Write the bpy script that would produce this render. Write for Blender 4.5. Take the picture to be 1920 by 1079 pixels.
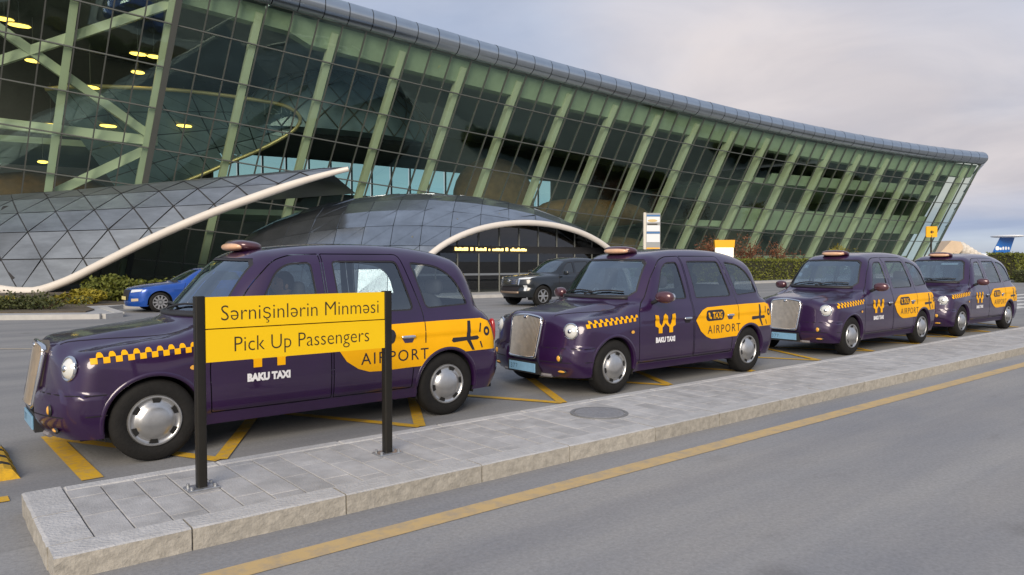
import bpy, bmesh, math, random
import numpy as np
from mathutils import Vector, Matrix
from mathutils.geometry import delaunay_2d_cdt

rad = math.radians
scene = bpy.context.scene
for o in list(bpy.data.objects):
    bpy.data.objects.remove(o)
COL = scene.collection

# ------------------------------------------------------------------ camera
CAM_H = 1.65
FWD = Vector((0.632, 0.775, 0)).normalized()
RGT = Vector((FWD.y, -FWD.x, 0))
cam_data = bpy.data.cameras.new('camera')
cam_data.sensor_width = 36.0
cam_data.lens = 25.9
cam_data.clip_end = 6000
cam = bpy.data.objects.new('camera', cam_data)
COL.objects.link(cam)
cam.location = (0, 0, CAM_H)
look = FWD * math.cos(rad(2.05)) + Vector((0, 0, -math.sin(rad(2.05))))
cam.rotation_euler = look.to_track_quat('-Z', 'Y').to_euler()
scene.camera = cam

# ------------------------------------------------------------------ world, sun, exposure
SUN_EL, SUN_AZ = rad(27), math.atan2(-0.72, -0.69)
world = bpy.data.worlds.new('World')
scene.world = world
world.use_nodes = True
nt = world.node_tree
nt.nodes.clear()
def wn(t, **kw):
    n = nt.nodes.new(t)
    for k, v in kw.items():
        setattr(n, k, v)
    return n
L = nt.links.new
out = wn('ShaderNodeOutputWorld')
bg = wn('ShaderNodeBackground'); bg.inputs['Strength'].default_value = 0.088
sky = wn('ShaderNodeTexSky', sky_type='NISHITA', sun_disc=False)
sky.sun_elevation = SUN_EL; sky.sun_rotation = SUN_AZ
sky.dust_density = 0.5; sky.air_density = 1.0
tc = wn('ShaderNodeTexCoord')
sep = wn('ShaderNodeSeparateXYZ'); L(tc.outputs['Generated'], sep.inputs[0])
zz = wn('ShaderNodeMath', operation='MAXIMUM'); L(sep.outputs['Z'], zz.inputs[0]); zz.inputs[1].default_value = 0.0
za = wn('ShaderNodeMath', operation='ADD'); L(zz.outputs[0], za.inputs[0]); za.inputs[1].default_value = 0.16
dx = wn('ShaderNodeMath', operation='DIVIDE'); L(sep.outputs['X'], dx.inputs[0]); L(za.outputs[0], dx.inputs[1])
dy = wn('ShaderNodeMath', operation='DIVIDE'); L(sep.outputs['Y'], dy.inputs[0]); L(za.outputs[0], dy.inputs[1])
cmb0 = wn('ShaderNodeCombineXYZ'); L(dx.outputs[0], cmb0.inputs[0]); L(dy.outputs[0], cmb0.inputs[1])
cmb = wn('ShaderNodeMapping'); cmb.inputs['Location'].default_value = (4.0, 4.0, 0.0); L(cmb0.outputs[0], cmb.inputs[0])
n1 = wn('ShaderNodeTexNoise'); n1.inputs['Scale'].default_value = 0.42; n1.inputs['Detail'].default_value = 7; n1.inputs['Roughness'].default_value = 0.48
n1.inputs['Distortion'].default_value = 0.35
L(cmb.outputs[0], n1.inputs['Vector'])
cr = wn('ShaderNodeValToRGB')
cr.color_ramp.elements[0].color = (0.84, 0.84, 0.84, 1); cr.color_ramp.elements[0].position = 0.30; cr.color_ramp.elements[1].position = 0.52
L(n1.outputs['Fac'], cr.inputs[0])
n2 = wn('ShaderNodeTexNoise'); n2.inputs['Scale'].default_value = 0.30; n2.inputs['Detail'].default_value = 5
L(cmb.outputs[0], n2.inputs['Vector'])
cc = wn('ShaderNodeValToRGB')
cc.color_ramp.elements[0].position = 0.44; cc.color_ramp.elements[0].color = (2.85, 3.3, 4.3, 1)
cc.color_ramp.elements[1].position = 0.63; cc.color_ramp.elements[1].color = (4.5, 4.2, 4.3, 1)
L(n2.outputs['Fac'], cc.inputs[0])
n3 = wn('ShaderNodeTexNoise'); n3.inputs['Scale'].default_value = 1.25; n3.inputs['Detail'].default_value = 8; n3.inputs['Roughness'].default_value = 0.55; n3.inputs['Distortion'].default_value = 0.6
L(cmb.outputs[0], n3.inputs['Vector'])
cs = wn('ShaderNodeValToRGB'); cs.color_ramp.elements[0].position = 0.32; cs.color_ramp.elements[1].position = 0.70
cs.color_ramp.elements[0].color = (0.84, 0.86, 0.90, 1); cs.color_ramp.elements[1].color = (1.12, 1.11, 1.09, 1); L(n3.outputs['Fac'], cs.inputs[0])
ccm = wn('ShaderNodeMix', data_type='RGBA', blend_type='MULTIPLY'); ccm.inputs[0].default_value = 1.0
L(cc.outputs[0], ccm.inputs[6]); L(cs.outputs[0], ccm.inputs[7])
mixc = wn('ShaderNodeMix', data_type='RGBA')
L(cr.outputs[0], mixc.inputs[0]); L(sky.outputs[0], mixc.inputs[6]); L(ccm.outputs[2], mixc.inputs[7])
L(mixc.outputs[2], bg.inputs['Color']); L(bg.outputs[0], out.inputs[0])

sun_data = bpy.data.lights.new('sun', 'SUN')
sun_data.energy = 2.1; sun_data.angle = rad(32); sun_data.color = (1.0, 0.88, 0.72)
sun = bpy.data.objects.new('sun', sun_data); COL.objects.link(sun)
sdir = Vector((math.sin(SUN_AZ) * math.cos(SUN_EL), math.cos(SUN_AZ) * math.cos(SUN_EL), math.sin(SUN_EL)))
sun.rotation_euler = (-sdir).to_track_quat('-Z', 'Y').to_euler()

scene.view_settings.view_transform = 'Standard'
scene.view_settings.look = 'None'
scene.view_settings.exposure = 0.82
scene.view_settings.gamma = 1.0
scene.view_settings.use_curve_mapping = False
scene.render.engine = 'CYCLES'
scene.cycles.use_denoising = True
scene.cycles.max_bounces = 8
scene.cycles.transparent_max_bounces = 24
scene.cycles.sample_clamp_indirect = 6

# ------------------------------------------------------------------ materials
MATS = {}
def mat(name, col, rough=0.6, metal=0.0, spec=0.5, var=0.0, vscale=3.0, bump=0.0, bscale=60.0, coat=0.0, emit=None, estr=0.0, col2=None, detail=6, obj_space=True, stretch=None):
    if name in MATS:
        return MATS[name]
    m = bpy.data.materials.new(name); m.use_nodes = True
    t = m.node_tree; b = t.nodes['Principled BSDF']
    b.inputs['Base Color'].default_value = (*col, 1)
    b.inputs['Roughness'].default_value = rough
    b.inputs['Metallic'].default_value = metal
    b.inputs['Specular IOR Level'].default_value = spec
    b.inputs['Coat Weight'].default_value = coat
    b.inputs['Coat Roughness'].default_value = 0.03
    if emit:
        b.inputs['Emission Color'].default_value = (*emit, 1); b.inputs['Emission Strength'].default_value = estr
    if var or bump:
        c = t.nodes.new('ShaderNodeTexCoord')
        src = c.outputs['Object']
        if stretch:
            mp = t.nodes.new('ShaderNodeMapping'); mp.inputs['Scale'].default_value = stretch
            t.links.new(src, mp.inputs[0]); src = mp.outputs[0]
    if var:
        n = t.nodes.new('ShaderNodeTexNoise'); n.inputs['Scale'].default_value = vscale; n.inputs['Detail'].default_value = detail; n.inputs['Roughness'].default_value = 0.62
        t.links.new(src, n.inputs['Vector'])
        r = t.nodes.new('ShaderNodeValToRGB')
        r.color_ramp.elements[0].position = 0.3; r.color_ramp.elements[1].position = 0.7
        a = tuple(max(0, x * (1 - var)) for x in col); z = col2 if col2 else tuple(min(1, x * (1 + var)) for x in col)
        r.color_ramp.elements[0].color = (*a, 1); r.color_ramp.elements[1].color = (*z, 1)
        t.links.new(n.outputs['Fac'], r.inputs[0]); t.links.new(r.outputs[0], b.inputs['Base Color'])
    if bump:
        n = t.nodes.new('ShaderNodeTexNoise'); n.inputs['Scale'].default_value = bscale; n.inputs['Detail'].default_value = 4
        t.links.new(src, n.inputs['Vector'])
        bp = t.nodes.new('ShaderNodeBump'); bp.inputs['Strength'].default_value = bump; bp.inputs['Distance'].default_value = 0.02
        t.links.new(n.outputs['Fac'], bp.inputs['Height']); t.links.new(bp.outputs[0], b.inputs['Normal'])
    MATS[name] = m
    return m

def glass_mat(name, tint, refl=0.1, rough=0.0, gcol=(1, 1, 1), ior=1.5):
    if name in MATS:
        return MATS[name]
    m = bpy.data.materials.new(name); m.use_nodes = True
    t = m.node_tree; t.nodes.clear()
    o = t.nodes.new('ShaderNodeOutputMaterial')
    tr = t.nodes.new('ShaderNodeBsdfTransparent'); tr.inputs[0].default_value = (*tint, 1)
    gl = t.nodes.new('ShaderNodeBsdfGlossy'); gl.inputs['Roughness'].default_value = rough; gl.inputs[0].default_value = (*gcol, 1)
    # thin-pane reflectance (Schlick), the same from either side of the sheet
    ge = t.nodes.new('ShaderNodeNewGeometry'); dt = t.nodes.new('ShaderNodeVectorMath'); dt.operation = 'DOT_PRODUCT'
    t.links.new(ge.outputs['Incoming'], dt.inputs[0]); t.links.new(ge.outputs['Normal'], dt.inputs[1])
    def mth(op, a, b=None, c=None):
        n = t.nodes.new('ShaderNodeMath'); n.operation = op
        for i, q in enumerate((a, b, c)):
            if q is None: continue
            if isinstance(q, (int, float)): n.inputs[i].default_value = q
            else: t.links.new(q, n.inputs[i])
        return n.outputs[0]
    p5 = mth('POWER', mth('SUBTRACT', 1.0, mth('ABSOLUTE', dt.outputs['Value'])), 5.0)
    f0 = refl + 0.05
    fac_ = mth('MULTIPLY_ADD', p5, 1.0 - f0, f0)
    mx = t.nodes.new('ShaderNodeMixShader')
    t.links.new(fac_, mx.inputs[0])
    t.links.new(tr.outputs[0], mx.inputs[1]); t.links.new(gl.outputs[0], mx.inputs[2]); t.links.new(mx.outputs[0], o.inputs[0])
    MATS[name] = m
    return m

def asphalt(name, base, warm, fine=1.0):
    m = bpy.data.materials.new(name); m.use_nodes = True
    t = m.node_tree; b = t.nodes['Principled BSDF']; b.inputs['Roughness'].default_value = 0.85
    b.inputs['Specular IOR Level'].default_value = 0.3
    c = t.nodes.new('ShaderNodeTexCoord'); mp = t.nodes.new('ShaderNodeMapping'); mp.inputs['Scale'].default_value = (0.35, 1.0, 1.0)
    t.links.new(c.outputs['Object'], mp.inputs[0])
    big = t.nodes.new('ShaderNodeTexNoise'); big.inputs['Scale'].default_value = 0.9; big.inputs['Detail'].default_value = 7; big.inputs['Roughness'].default_value = 0.6
    t.links.new(mp.outputs[0], big.inputs['Vector'])
    r = t.nodes.new('ShaderNodeValToRGB'); r.color_ramp.elements[0].position = 0.32; r.color_ramp.elements[1].position = 0.68
    r.color_ramp.elements[0].color = (*[x * 0.92 for x in base], 1); r.color_ramp.elements[1].color = (*warm, 1)
    t.links.new(big.outputs['Fac'], r.inputs[0])
    sm = t.nodes.new('ShaderNodeTexNoise'); sm.inputs['Scale'].default_value = 38; sm.inputs['Detail'].default_value = 6; sm.inputs['Roughness'].default_value = 0.75
    t.links.new(c.outputs['Object'], sm.inputs['Vector'])
    r2 = t.nodes.new('ShaderNodeValToRGB'); r2.color_ramp.elements[0].position = 0.3; r2.color_ramp.elements[1].position = 0.75
    r2.color_ramp.elements[0].color = (0.72, 0.72, 0.72, 1); r2.color_ramp.elements[1].color = (1.2, 1.2, 1.2, 1)
    t.links.new(sm.outputs['Fac'], r2.inputs[0])
    # dark stains and faint cracks
    st = t.nodes.new('ShaderNodeTexNoise'); st.inputs['Scale'].default_value = 2.3; st.inputs['Detail'].default_value = 8; st.inputs['Roughness'].default_value = 0.7
    t.links.new(mp.outputs[0], st.inputs['Vector'])
    r3 = t.nodes.new('ShaderNodeValToRGB'); r3.color_ramp.elements[0].position = 0.26; r3.color_ramp.elements[1].position = 0.42
    r3.color_ramp.elements[0].color = (0.66, 0.65, 0.64, 1); r3.color_ramp.elements[1].color = (1, 1, 1, 1)
    t.links.new(st.outputs['Fac'], r3.inputs[0])
    m1 = t.nodes.new('ShaderNodeMix'); m1.data_type = 'RGBA'; m1.blend_type = 'MULTIPLY'; m1.inputs[0].default_value = 0.75 * fine
    t.links.new(r.outputs[0], m1.inputs[6]); t.links.new(r2.outputs[0], m1.inputs[7])
    m2 = t.nodes.new('ShaderNodeMix'); m2.data_type = 'RGBA'; m2.blend_type = 'MULTIPLY'; m2.inputs[0].default_value = 0.5
    t.links.new(m1.outputs[2], m2.inputs[6]); t.links.new(r3.outputs[0], m2.inputs[7])
    t.links.new(m2.outputs[2], b.inputs['Base Color'])
    # tyre-polished streaks along the lane, oil spots
    mp2 = t.nodes.new('ShaderNodeMapping'); mp2.inputs['Scale'].default_value = (0.05, 1.3, 1.0); t.links.new(c.outputs['Object'], mp2.inputs[0])
    tr = t.nodes.new('ShaderNodeTexNoise'); tr.inputs['Scale'].default_value = 1.0; tr.inputs['Detail'].default_value = 6; tr.inputs['Roughness'].default_value = 0.55
    t.links.new(mp2.outputs[0], tr.inputs['Vector'])
    r4 = t.nodes.new('ShaderNodeValToRGB'); r4.color_ramp.elements[0].position = 0.35; r4.color_ramp.elements[1].position = 0.65
    r4.color_ramp.elements[0].color = (0.84, 0.84, 0.86, 1); r4.color_ramp.elements[1].color = (1.08, 1.07, 1.05, 1)
    t.links.new(tr.outputs['Fac'], r4.inputs[0])
    m3 = t.nodes.new('ShaderNodeMix'); m3.data_type = 'RGBA'; m3.blend_type = 'MULTIPLY'; m3.inputs[0].default_value = 1.0
    t.links.new(m2.outputs[2], m3.inputs[6]); t.links.new(r4.outputs[0], m3.inputs[7])
    sp = t.nodes.new('ShaderNodeTexVoronoi'); sp.inputs['Scale'].default_value = 0.55; t.links.new(c.outputs['Object'], sp.inputs['Vector'])
    r5 = t.nodes.new('ShaderNodeValToRGB'); r5.color_ramp.elements[0].position = 0.03; r5.color_ramp.elements[1].position = 0.11
    r5.color_ramp.elements[0].color = (0.62, 0.61, 0.60, 1); r5.color_ramp.elements[1].color = (1, 1, 1, 1); t.links.new(sp.outputs['Distance'], r5.inputs[0])
    m4 = t.nodes.new('ShaderNodeMix'); m4.data_type = 'RGBA'; m4.blend_type = 'MULTIPLY'; m4.inputs[0].default_value = 0.55
    t.links.new(m3.outputs[2], m4.inputs[6]); t.links.new(r5.outputs[0], m4.inputs[7]); t.links.new(m4.outputs[2], b.inputs['Base Color'])
    bp = t.nodes.new('ShaderNodeBump'); bp.inputs['Strength'].default_value = 0.35; bp.inputs['Distance'].default_value = 0.01
    t.links.new(sm.outputs['Fac'], bp.inputs['Height']); t.links.new(bp.outputs[0], b.inputs['Normal'])
    return m

def worn_paint(name, col, under, amount=0.5, scale=9):
    m = bpy.data.materials.new(name); m.use_nodes = True
    t = m.node_tree; b = t.nodes['Principled BSDF']; b.inputs['Roughness'].default_value = 0.75
    c = t.nodes.new('ShaderNodeTexCoord')
    n = t.nodes.new('ShaderNodeTexNoise'); n.inputs['Scale'].default_value = scale; n.inputs['Detail'].default_value = 9; n.inputs['Roughness'].default_value = 0.72
    t.links.new(c.outputs['Object'], n.inputs['Vector'])
    r = t.nodes.new('ShaderNodeValToRGB'); r.color_ramp.elements[0].position = 0.30 + 0.1 * amount; r.color_ramp.elements[1].position = 0.55
    r.color_ramp.elements[0].color = (*[(a * 0.5 + u * 0.5) for a, u in zip(col, under)], 1); r.color_ramp.elements[1].color = (*col, 1)
    t.links.new(n.outputs['Fac'], r.inputs[0]); t.links.new(r.outputs[0], b.inputs['Base Color'])
    return m

# ------------------------------------------------------------------ object helpers
def tag(o, label=None, cat=None, group=None, kind=None):
    if label: o['label'] = label
    if cat: o['category'] = cat
    if group: o['group'] = group
    if kind: o['kind'] = kind
    return o

def link(o, parent=None):
    COL.objects.link(o)
    if parent is not None:
        o.parent = parent
    return o

def empty(name, loc=(0, 0, 0), rz=0.0, parent=None):
    o = bpy.data.objects.new(name, None); o.empty_display_size = 0.1
    o.location = loc; o.rotation_euler = (0, 0, rz)
    return link(o, parent)

def mesh_data(name, verts, faces, m=None, smooth=False):
    me = bpy.data.meshes.new(name)
    me.from_pydata([tuple(map(float, v)) for v in verts], [], [tuple(int(i) for i in f) for f in faces])
    if m is not None:
        me.materials.append(m)
    if smooth:
        me.polygons.foreach_set('use_smooth', [True] * len(me.polygons))
    me.update()
    return me

def mobj(name, verts, faces, m=None, parent=None, smooth=False, loc=None):
    o = bpy.data.objects.new(name, mesh_data(name, verts, faces, m, smooth))
    if loc is not None:
        o.location = loc
    return link(o, parent)

class MB:
    def __init__(s):
        s.v = []; s.f = []
    def add(s, vs, fs):
        k = len(s.v); s.v += [tuple(v) for v in vs]; s.f += [tuple(i + k for i in f) for f in fs]; return s
    def box(s, x0, x1, y0, y1, z0, z1):
        return s.add([(x0, y0, z0), (x1, y0, z0), (x1, y1, z0), (x0, y1, z0), (x0, y0, z1), (x1, y0, z1), (x1, y1, z1), (x0, y1, z1)],
                     [(0, 3, 2, 1), (4, 5, 6, 7), (0, 1, 5, 4), (1, 2, 6, 5), (2, 3, 7, 6), (3, 0, 4, 7)])
    def bbox(s, x0, x1, y0, y1, z0, z1, b):          # box with chamfered top edges
        return s.add([(x0, y0, z0), (x1, y0, z0), (x1, y1, z0), (x0, y1, z0), (x0, y0, z1 - b), (x1, y0, z1 - b), (x1, y1, z1 - b), (x0, y1, z1 - b),
                      (x0 + b, y0 + b, z1), (x1 - b, y0 + b, z1), (x1 - b, y1 - b, z1), (x0 + b, y1 - b, z1)],
                     [(0, 3, 2, 1), (0, 1, 5, 4), (1, 2, 6, 5), (2, 3, 7, 6), (3, 0, 4, 7), (4, 5, 9, 8), (5, 6, 10, 9), (6, 7, 11, 10), (7, 4, 8, 11), (8, 9, 10, 11)])
    def beam(s, p, q, w, h, up=(0, 0, 1)):
        p = Vector(p); q = Vector(q); d = (q - p).normalized(); a = d.cross(Vector(up))
        a = a.normalized() * (w / 2); b = a.cross(d).normalized() * (h / 2)
        return s.add([p - a - b, p + a - b, p + a + b, p - a + b, q - a - b, q + a - b, q + a + b, q - a + b],
                     [(0, 1, 2, 3), (7, 6, 5, 4), (0, 4, 5, 1), (1, 5, 6, 2), (2, 6, 7, 3), (3, 7, 4, 0)])
    def tube(s, pts, r, n=8, cap=True, closed=False):
        pts = [Vector(p) for p in pts]; k0 = len(s.v); N = len(pts)
        rr = r if hasattr(r, '__len__') else [r] * N
        up = Vector((0, 0, 1))
        for i, p in enumerate(pts):
            if closed: d = pts[(i + 1) % N] - pts[i - 1]
            else: d = pts[min(i + 1, N - 1)] - pts[max(i - 1, 0)]
            d.normalize()
            u = up if abs(d.dot(up)) < 0.95 else Vector((0, 1, 0))
            a = d.cross(u).normalized(); b = a.cross(d).normalized()
            for k in range(n):
                t = 2 * math.pi * k / n
                s.v.append(tuple(p + (a * math.cos(t) + b * math.sin(t)) * rr[i]))
        for i in range(N if closed else N - 1):
            for k in range(n):
                k2 = (k + 1) % n; i2 = (i + 1) % N
                s.f.append((k0 + i * n + k, k0 + i2 * n + k, k0 + i2 * n + k2, k0 + i * n + k2))
        if cap and not closed:
            s.f.append(tuple(k0 + k for k in range(n)))
            s.f.append(tuple(k0 + (N - 1) * n + k for k in reversed(range(n))))
        return s
    def lathe(s, prof, n=32, axis='y', c=(0, 0, 0)):
        k0 = len(s.v)
        for (r, h) in prof:
            for k in range(n):
                t = 2 * math.pi * k / n; a = r * math.cos(t); b = r * math.sin(t)
                p = {'y': (a, h, b), 'z': (a, b, h), 'x': (h, a, b)}[axis]
                s.v.append((p[0] + c[0], p[1] + c[1], p[2] + c[2]))
        for i in range(len(prof) - 1):
            for k in range(n):
                k2 = (k + 1) % n
                s.f.append((k0 + i * n + k, k0 + i * n + k2, k0 + (i + 1) * n + k2, k0 + (i + 1) * n + k))
        return s
    def superell(s, c, r, e=(1.0, 1.0), nu=24, nv=12, rot=None):
        def sp(v, p): return math.copysign(abs(v) ** p, v)
        k0 = len(s.v)
        for i in range(nv + 1):
            la = -math.pi / 2 + math.pi * i / nv
            for k in range(nu):
                lo = 2 * math.pi * k / nu
                v = Vector((r[0] * sp(math.cos(la), e[1]) * sp(math.cos(lo), e[0]), r[1] * sp(math.cos(la), e[1]) * sp(math.sin(lo), e[0]), r[2] * sp(math.sin(la), e[1])))
                if rot is not None: v = rot @ v
                s.v.append((v.x + c[0], v.y + c[1], v.z + c[2]))
        for i in range(nv):
            for k in range(nu):
                k2 = (k + 1) % nu
                s.f.append((k0 + i * nu + k, k0 + i * nu + k2, k0 + (i + 1) * nu + k2, k0 + (i + 1) * nu + k))
        return s
    def prism(s, poly, h0, h1, axis='y'):             # 2-D polygon extruded
        n = len(poly)
        def P(a, b, h): return {'y': (a, h, b), 'z': (a, b, h), 'x': (h, a, b)}[axis]
        return s.add([P(a, b, h0) for a, b in poly] + [P(a, b, h1) for a, b in poly],
                     [tuple(range(n)), tuple(reversed(range(n, 2 * n)))] + [(i, i + n, (i + 1) % n + n, (i + 1) % n) for i in range(n)])
    def build(s, name, m, parent=None, smooth=False, angle=None, fix=True):
        me = mesh_data(name, s.v, s.f, m, smooth or angle is not None)
        if fix:
            bm = bmesh.new(); bm.from_mesh(me); bmesh.ops.remove_doubles(bm, verts=bm.verts, dist=1e-5)
            bmesh.ops.recalc_face_normals(bm, faces=bm.faces); bm.to_mesh(me); bm.free()
        if angle is not None:
            me.set_sharp_from_angle(angle=rad(angle))
        o = bpy.data.objects.new(name, me)
        return link(o, parent)

def copy_tree(o, parent=None):
    c = o.copy(); COL.objects.link(c); c.parent = parent
    for ch in list(o.children):
        copy_tree(ch, c)
    return c

_txt = {}
def text_mesh(body, size=1.0, align='LEFT', spacing=1.0, offset=0.0):
    key = (body, size, align, spacing, offset)
    if key in _txt: return _txt[key]
    cu = bpy.data.curves.new('tmp_text', 'FONT'); cu.body = body; cu.size = size; cu.align_x = align
    cu.space_character = spacing; cu.resolution_u = 3; cu.offset = offset
    ob = bpy.data.objects.new('tmp_text', cu); COL.objects.link(ob)
    dg = bpy.context.evaluated_depsgraph_get(); dg.update()
    me = ob.evaluated_get(dg).to_mesh()
    vs = np.array([v.co[:2] for v in me.vertices]); fs = [tuple(p.vertices) for p in me.polygons]
    ob.evaluated_get(dg).to_mesh_clear()
    bpy.data.objects.remove(ob); bpy.data.curves.remove(cu)
    _txt[key] = (vs, fs)
    return vs, fs
# set the few pieces of lettering once, while the scene is still empty
for _a in (('377', 0.085, 'LEFT', 1.15), ('AIRPORT', 0.165, 'LEFT', 1.22), ('TAXI', 0.125, 'LEFT', 1.0, 0.004), ('BAKU TAXI', 0.088, 'LEFT', 1.0, 0.006),
           ('|', 0.150), ('e', 0.150, 'LEFT', 1.0, -0.0016), ('S|', 0.150), ('Se|', 0.150), ('Sernişinl|', 0.150), ('Sernişinle|', 0.150), ('Sernişinlerin Minm|', 0.150), ('Sernişinlerin Minme|', 0.150),
           ('S', 0.150, 'LEFT', 1.0, -0.0016), ('rnişinl', 0.150, 'LEFT', 1.0, -0.0016), ('rin Minm', 0.150, 'LEFT', 1.0, -0.0016), ('si', 0.150, 'LEFT', 1.0, -0.0016), ('Pick Up Passengers', 0.150, 'LEFT', 1.0, -0.0016)):
    text_mesh(*_a)

def in_poly(px, py, poly):
    poly = np.asarray(poly); x = np.asarray(px); y = np.asarray(py)
    inside = np.zeros(x.shape, bool); n = len(poly)
    for i in range(n):
        x0, y0 = poly[i]; x1, y1 = poly[i - 1]
        c = ((y0 > y) != (y1 > y)) & (x < (x1 - x0) * (y - y0) / (y1 - y0 + 1e-12) + x0)
        inside ^= c
    return inside

def resample(poly, step, closed=True):
    o = []; n = len(poly)
    for i in range(n if closed else n - 1):
        a = np.array(poly[i], float); b = np.array(poly[(i + 1) % n], float)
        k = max(1, int(math.ceil(np.linalg.norm(b - a) / step)))
        for t in range(k):
            o.append(tuple(a + (b - a) * t / k))
    if not closed: o.append(tuple(poly[-1]))
    return o

def round_poly(poly, r, n=4):
    o = []; N = len(poly)
    rr = r if hasattr(r, '__len__') else [r] * N
    for i in range(N):
        p = np.array(poly[i], float); a = np.array(poly[i - 1], float) - p; b = np.array(poly[(i + 1) % N], float) - p
        la, lb = np.linalg.norm(a), np.linalg.norm(b); q = min(rr[i], la * 0.45, lb * 0.45)
        A = p + a / la * q; B = p + b / lb * q
        for k in range(n + 1):
            t = k / n
            o.append(tuple((1 - t) ** 2 * A + 2 * t * (1 - t) * p + t * t * B))
    return o

def inset(poly, d):
    P = np.array(poly, float); n = len(P)
    area = 0.5 * sum(P[i - 1][0] * P[i][1] - P[i][0] * P[i - 1][1] for i in range(n))
    sg = 1 if area > 0 else -1
    o = []
    for i in range(n):
        a = P[i] - P[i - 1]; b = P[(i + 1) % n] - P[i]
        a = a / (np.linalg.norm(a) + 1e-9); b = b / (np.linalg.norm(b) + 1e-9)
        na = np.array([-a[1], a[0]]) * sg; nb = np.array([-b[1], b[0]]) * sg
        m = na + nb; m = m / (np.dot(m, na) + 1e-6) if np.dot(m, na) > 0.3 else na
        o.append(tuple(P[i] + m * d))
    return o

def smax(a, b, k):
    h = np.maximum(k - np.abs(a - b), 0) / k
    return np.maximum(a, b) + h * h * k * 0.25
def smin(a, b, k):
    return -smax(-a, -b, k)
def sstep(e0, e1, x):
    t = np.clip((x - e0) / (e1 - e0), 0, 1)
    return t * t * (3 - 2 * t)
def curve(xs, ys):
    xs = np.array(xs, float); ys = np.array(ys, float)
    # monotone-ish cubic hermite
    m = np.gradient(ys, xs)
    def f(x):
        x = np.clip(x, xs[0], xs[-1]); i = np.clip(np.searchsorted(xs, x) - 1, 0, len(xs) - 2)
        h = xs[i + 1] - xs[i]; t = (x - xs[i]) / h
        return (2 * t ** 3 - 3 * t ** 2 + 1) * ys[i] + (t ** 3 - 2 * t ** 2 + t) * h * m[i] + (-2 * t ** 3 + 3 * t ** 2) * ys[i + 1] + (t ** 3 - t ** 2) * h * m[i + 1]
    return f
# ================================================================== ground, roads, island
def rnd_mat(name, col, dv=0.12, rough=0.85, vscale=18, bump=0.3, bscale=90, var=0.12):
    m = mat(name, col, rough, var=var, vscale=vscale, bump=bump, bscale=bscale)
    t = m.node_tree; b = t.nodes['Principled BSDF']
    src = b.inputs['Base Color'].links[0].from_socket
    oi = t.nodes.new('ShaderNodeObjectInfo')
    mr = t.nodes.new('ShaderNodeMapRange'); mr.inputs[3].default_value = 1 - dv; mr.inputs[4].default_value = 1 + dv
    t.links.new(oi.outputs['Random'], mr.inputs[0])
    mx = t.nodes.new('ShaderNodeMix'); mx.data_type = 'RGBA'; mx.blend_type = 'MULTIPLY'; mx.inputs[0].default_value = 1
    t.links.new(src, mx.inputs[6]); t.links.new(mr.outputs[0], mx.inputs[7]); t.links.new(mx.outputs[2], b.inputs['Base Color'])
    return m

M_ASPH = asphalt('asphalt_lane', (0.245, 0.247, 0.252), (0.285, 0.283, 0.28))
M_ROAD = asphalt('asphalt_road', (0.275, 0.282, 0.298), (0.325, 0.318, 0.308))
M_FAR = mat('far_apron', (0.26, 0.26, 0.26), 0.9, var=0.12, vscale=0.05)
M_YEL_ROAD = worn_paint('worn_yellow_paint', (0.52, 0.37, 0.17), (0.25, 0.24, 0.23), 0.7, 7)
M_YEL_BAY = worn_paint('bay_yellow_paint', (0.62, 0.36, 0.012), (0.22, 0.2, 0.18), 0.25, 12)
M_WHITE_ROAD = worn_paint('worn_white_paint', (0.62, 0.61, 0.58), (0.25, 0.25, 0.25), 0.6, 4)
M_PAVER = rnd_mat('paver_stone', (0.375, 0.37, 0.368), 0.09, var=0.2, vscale=5)
M_KERB = rnd_mat('kerb_stone', (0.43, 0.425, 0.42), 0.05, vscale=9, bump=0.5, bscale=45)
M_KERBF = rnd_mat('kerb_rough_stone', (0.34, 0.315, 0.27), 0.08, vscale=24, bump=0.3, bscale=60, var=0.22)
M_GROUT = mat('joint_mortar', (0.22, 0.215, 0.21), 0.95, var=0.2, vscale=20)
M_SIDEWALK = mat('pavement_stone', (0.36, 0.36, 0.36), 0.85, var=0.1, vscale=2)
M_SOIL = mat('soil', (0.10, 0.08, 0.055), 0.95, var=0.3, vscale=5)

def sheet(name, poly, z, m, kind='structure'):
    o = mobj(name, [(x, y, z) for x, y in poly], [tuple(range(len(poly)))], m)
    return tag(o, kind=kind)
g = sheet('ground', [(-1500, -1500), (2500, -1500), (2500, 2500), (-1500, 2500)], 0.0, M_ASPH)
sheet('road', [(-60, -30), (120, -30), (120, 5.0), (-60, 5.0)], 0.004, M_ROAD)

def strip(name, p, q, w, z, m, label=None, parent=None):
    p = Vector((p[0], p[1], 0)); q = Vector((q[0], q[1], 0)); d = (q - p).normalized(); n = Vector((-d.y, d.x, 0)) * w / 2
    o = mobj(name, [(p - n)[:2] + (z,), (q - n)[:2] + (z,), (q + n)[:2] + (z,), (p + n)[:2] + (z,)], [(0, 1, 2, 3)], m, parent)
    return o
def marking(*a):
    o = strip(*a); return tag(o, kind='structure')
marking('yellow_edge_line', (-3, 3.90), (60, 3.88), 0.17, 0.008, M_YEL_ROAD)
marking('yellow_lane_line', (-4, 6.13), (0.49, 6.13), 0.14, 0.006, M_YEL_BAY)
# zigzag stand marking under the taxis
zz_pts = [(0.98, 8.05)] ; marking('yellow_bay_end', (0.98, 8.1), (1.03, 6.28), 0.15, 0.006, M_YEL_BAY)
zx = 0.98; up = True; seq = [(0.98, 8.0)]
for i in range(22):
    zx += 0.97; up = not up; seq.append((zx, 8.0 if up else 6.22))
for i in range(len(seq) - 1):
    marking('yellow_zigzag_line', seq[i], seq[i + 1], 0.115, 0.0085 + 0.0025 * (i % 2), M_YEL_BAY)
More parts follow.
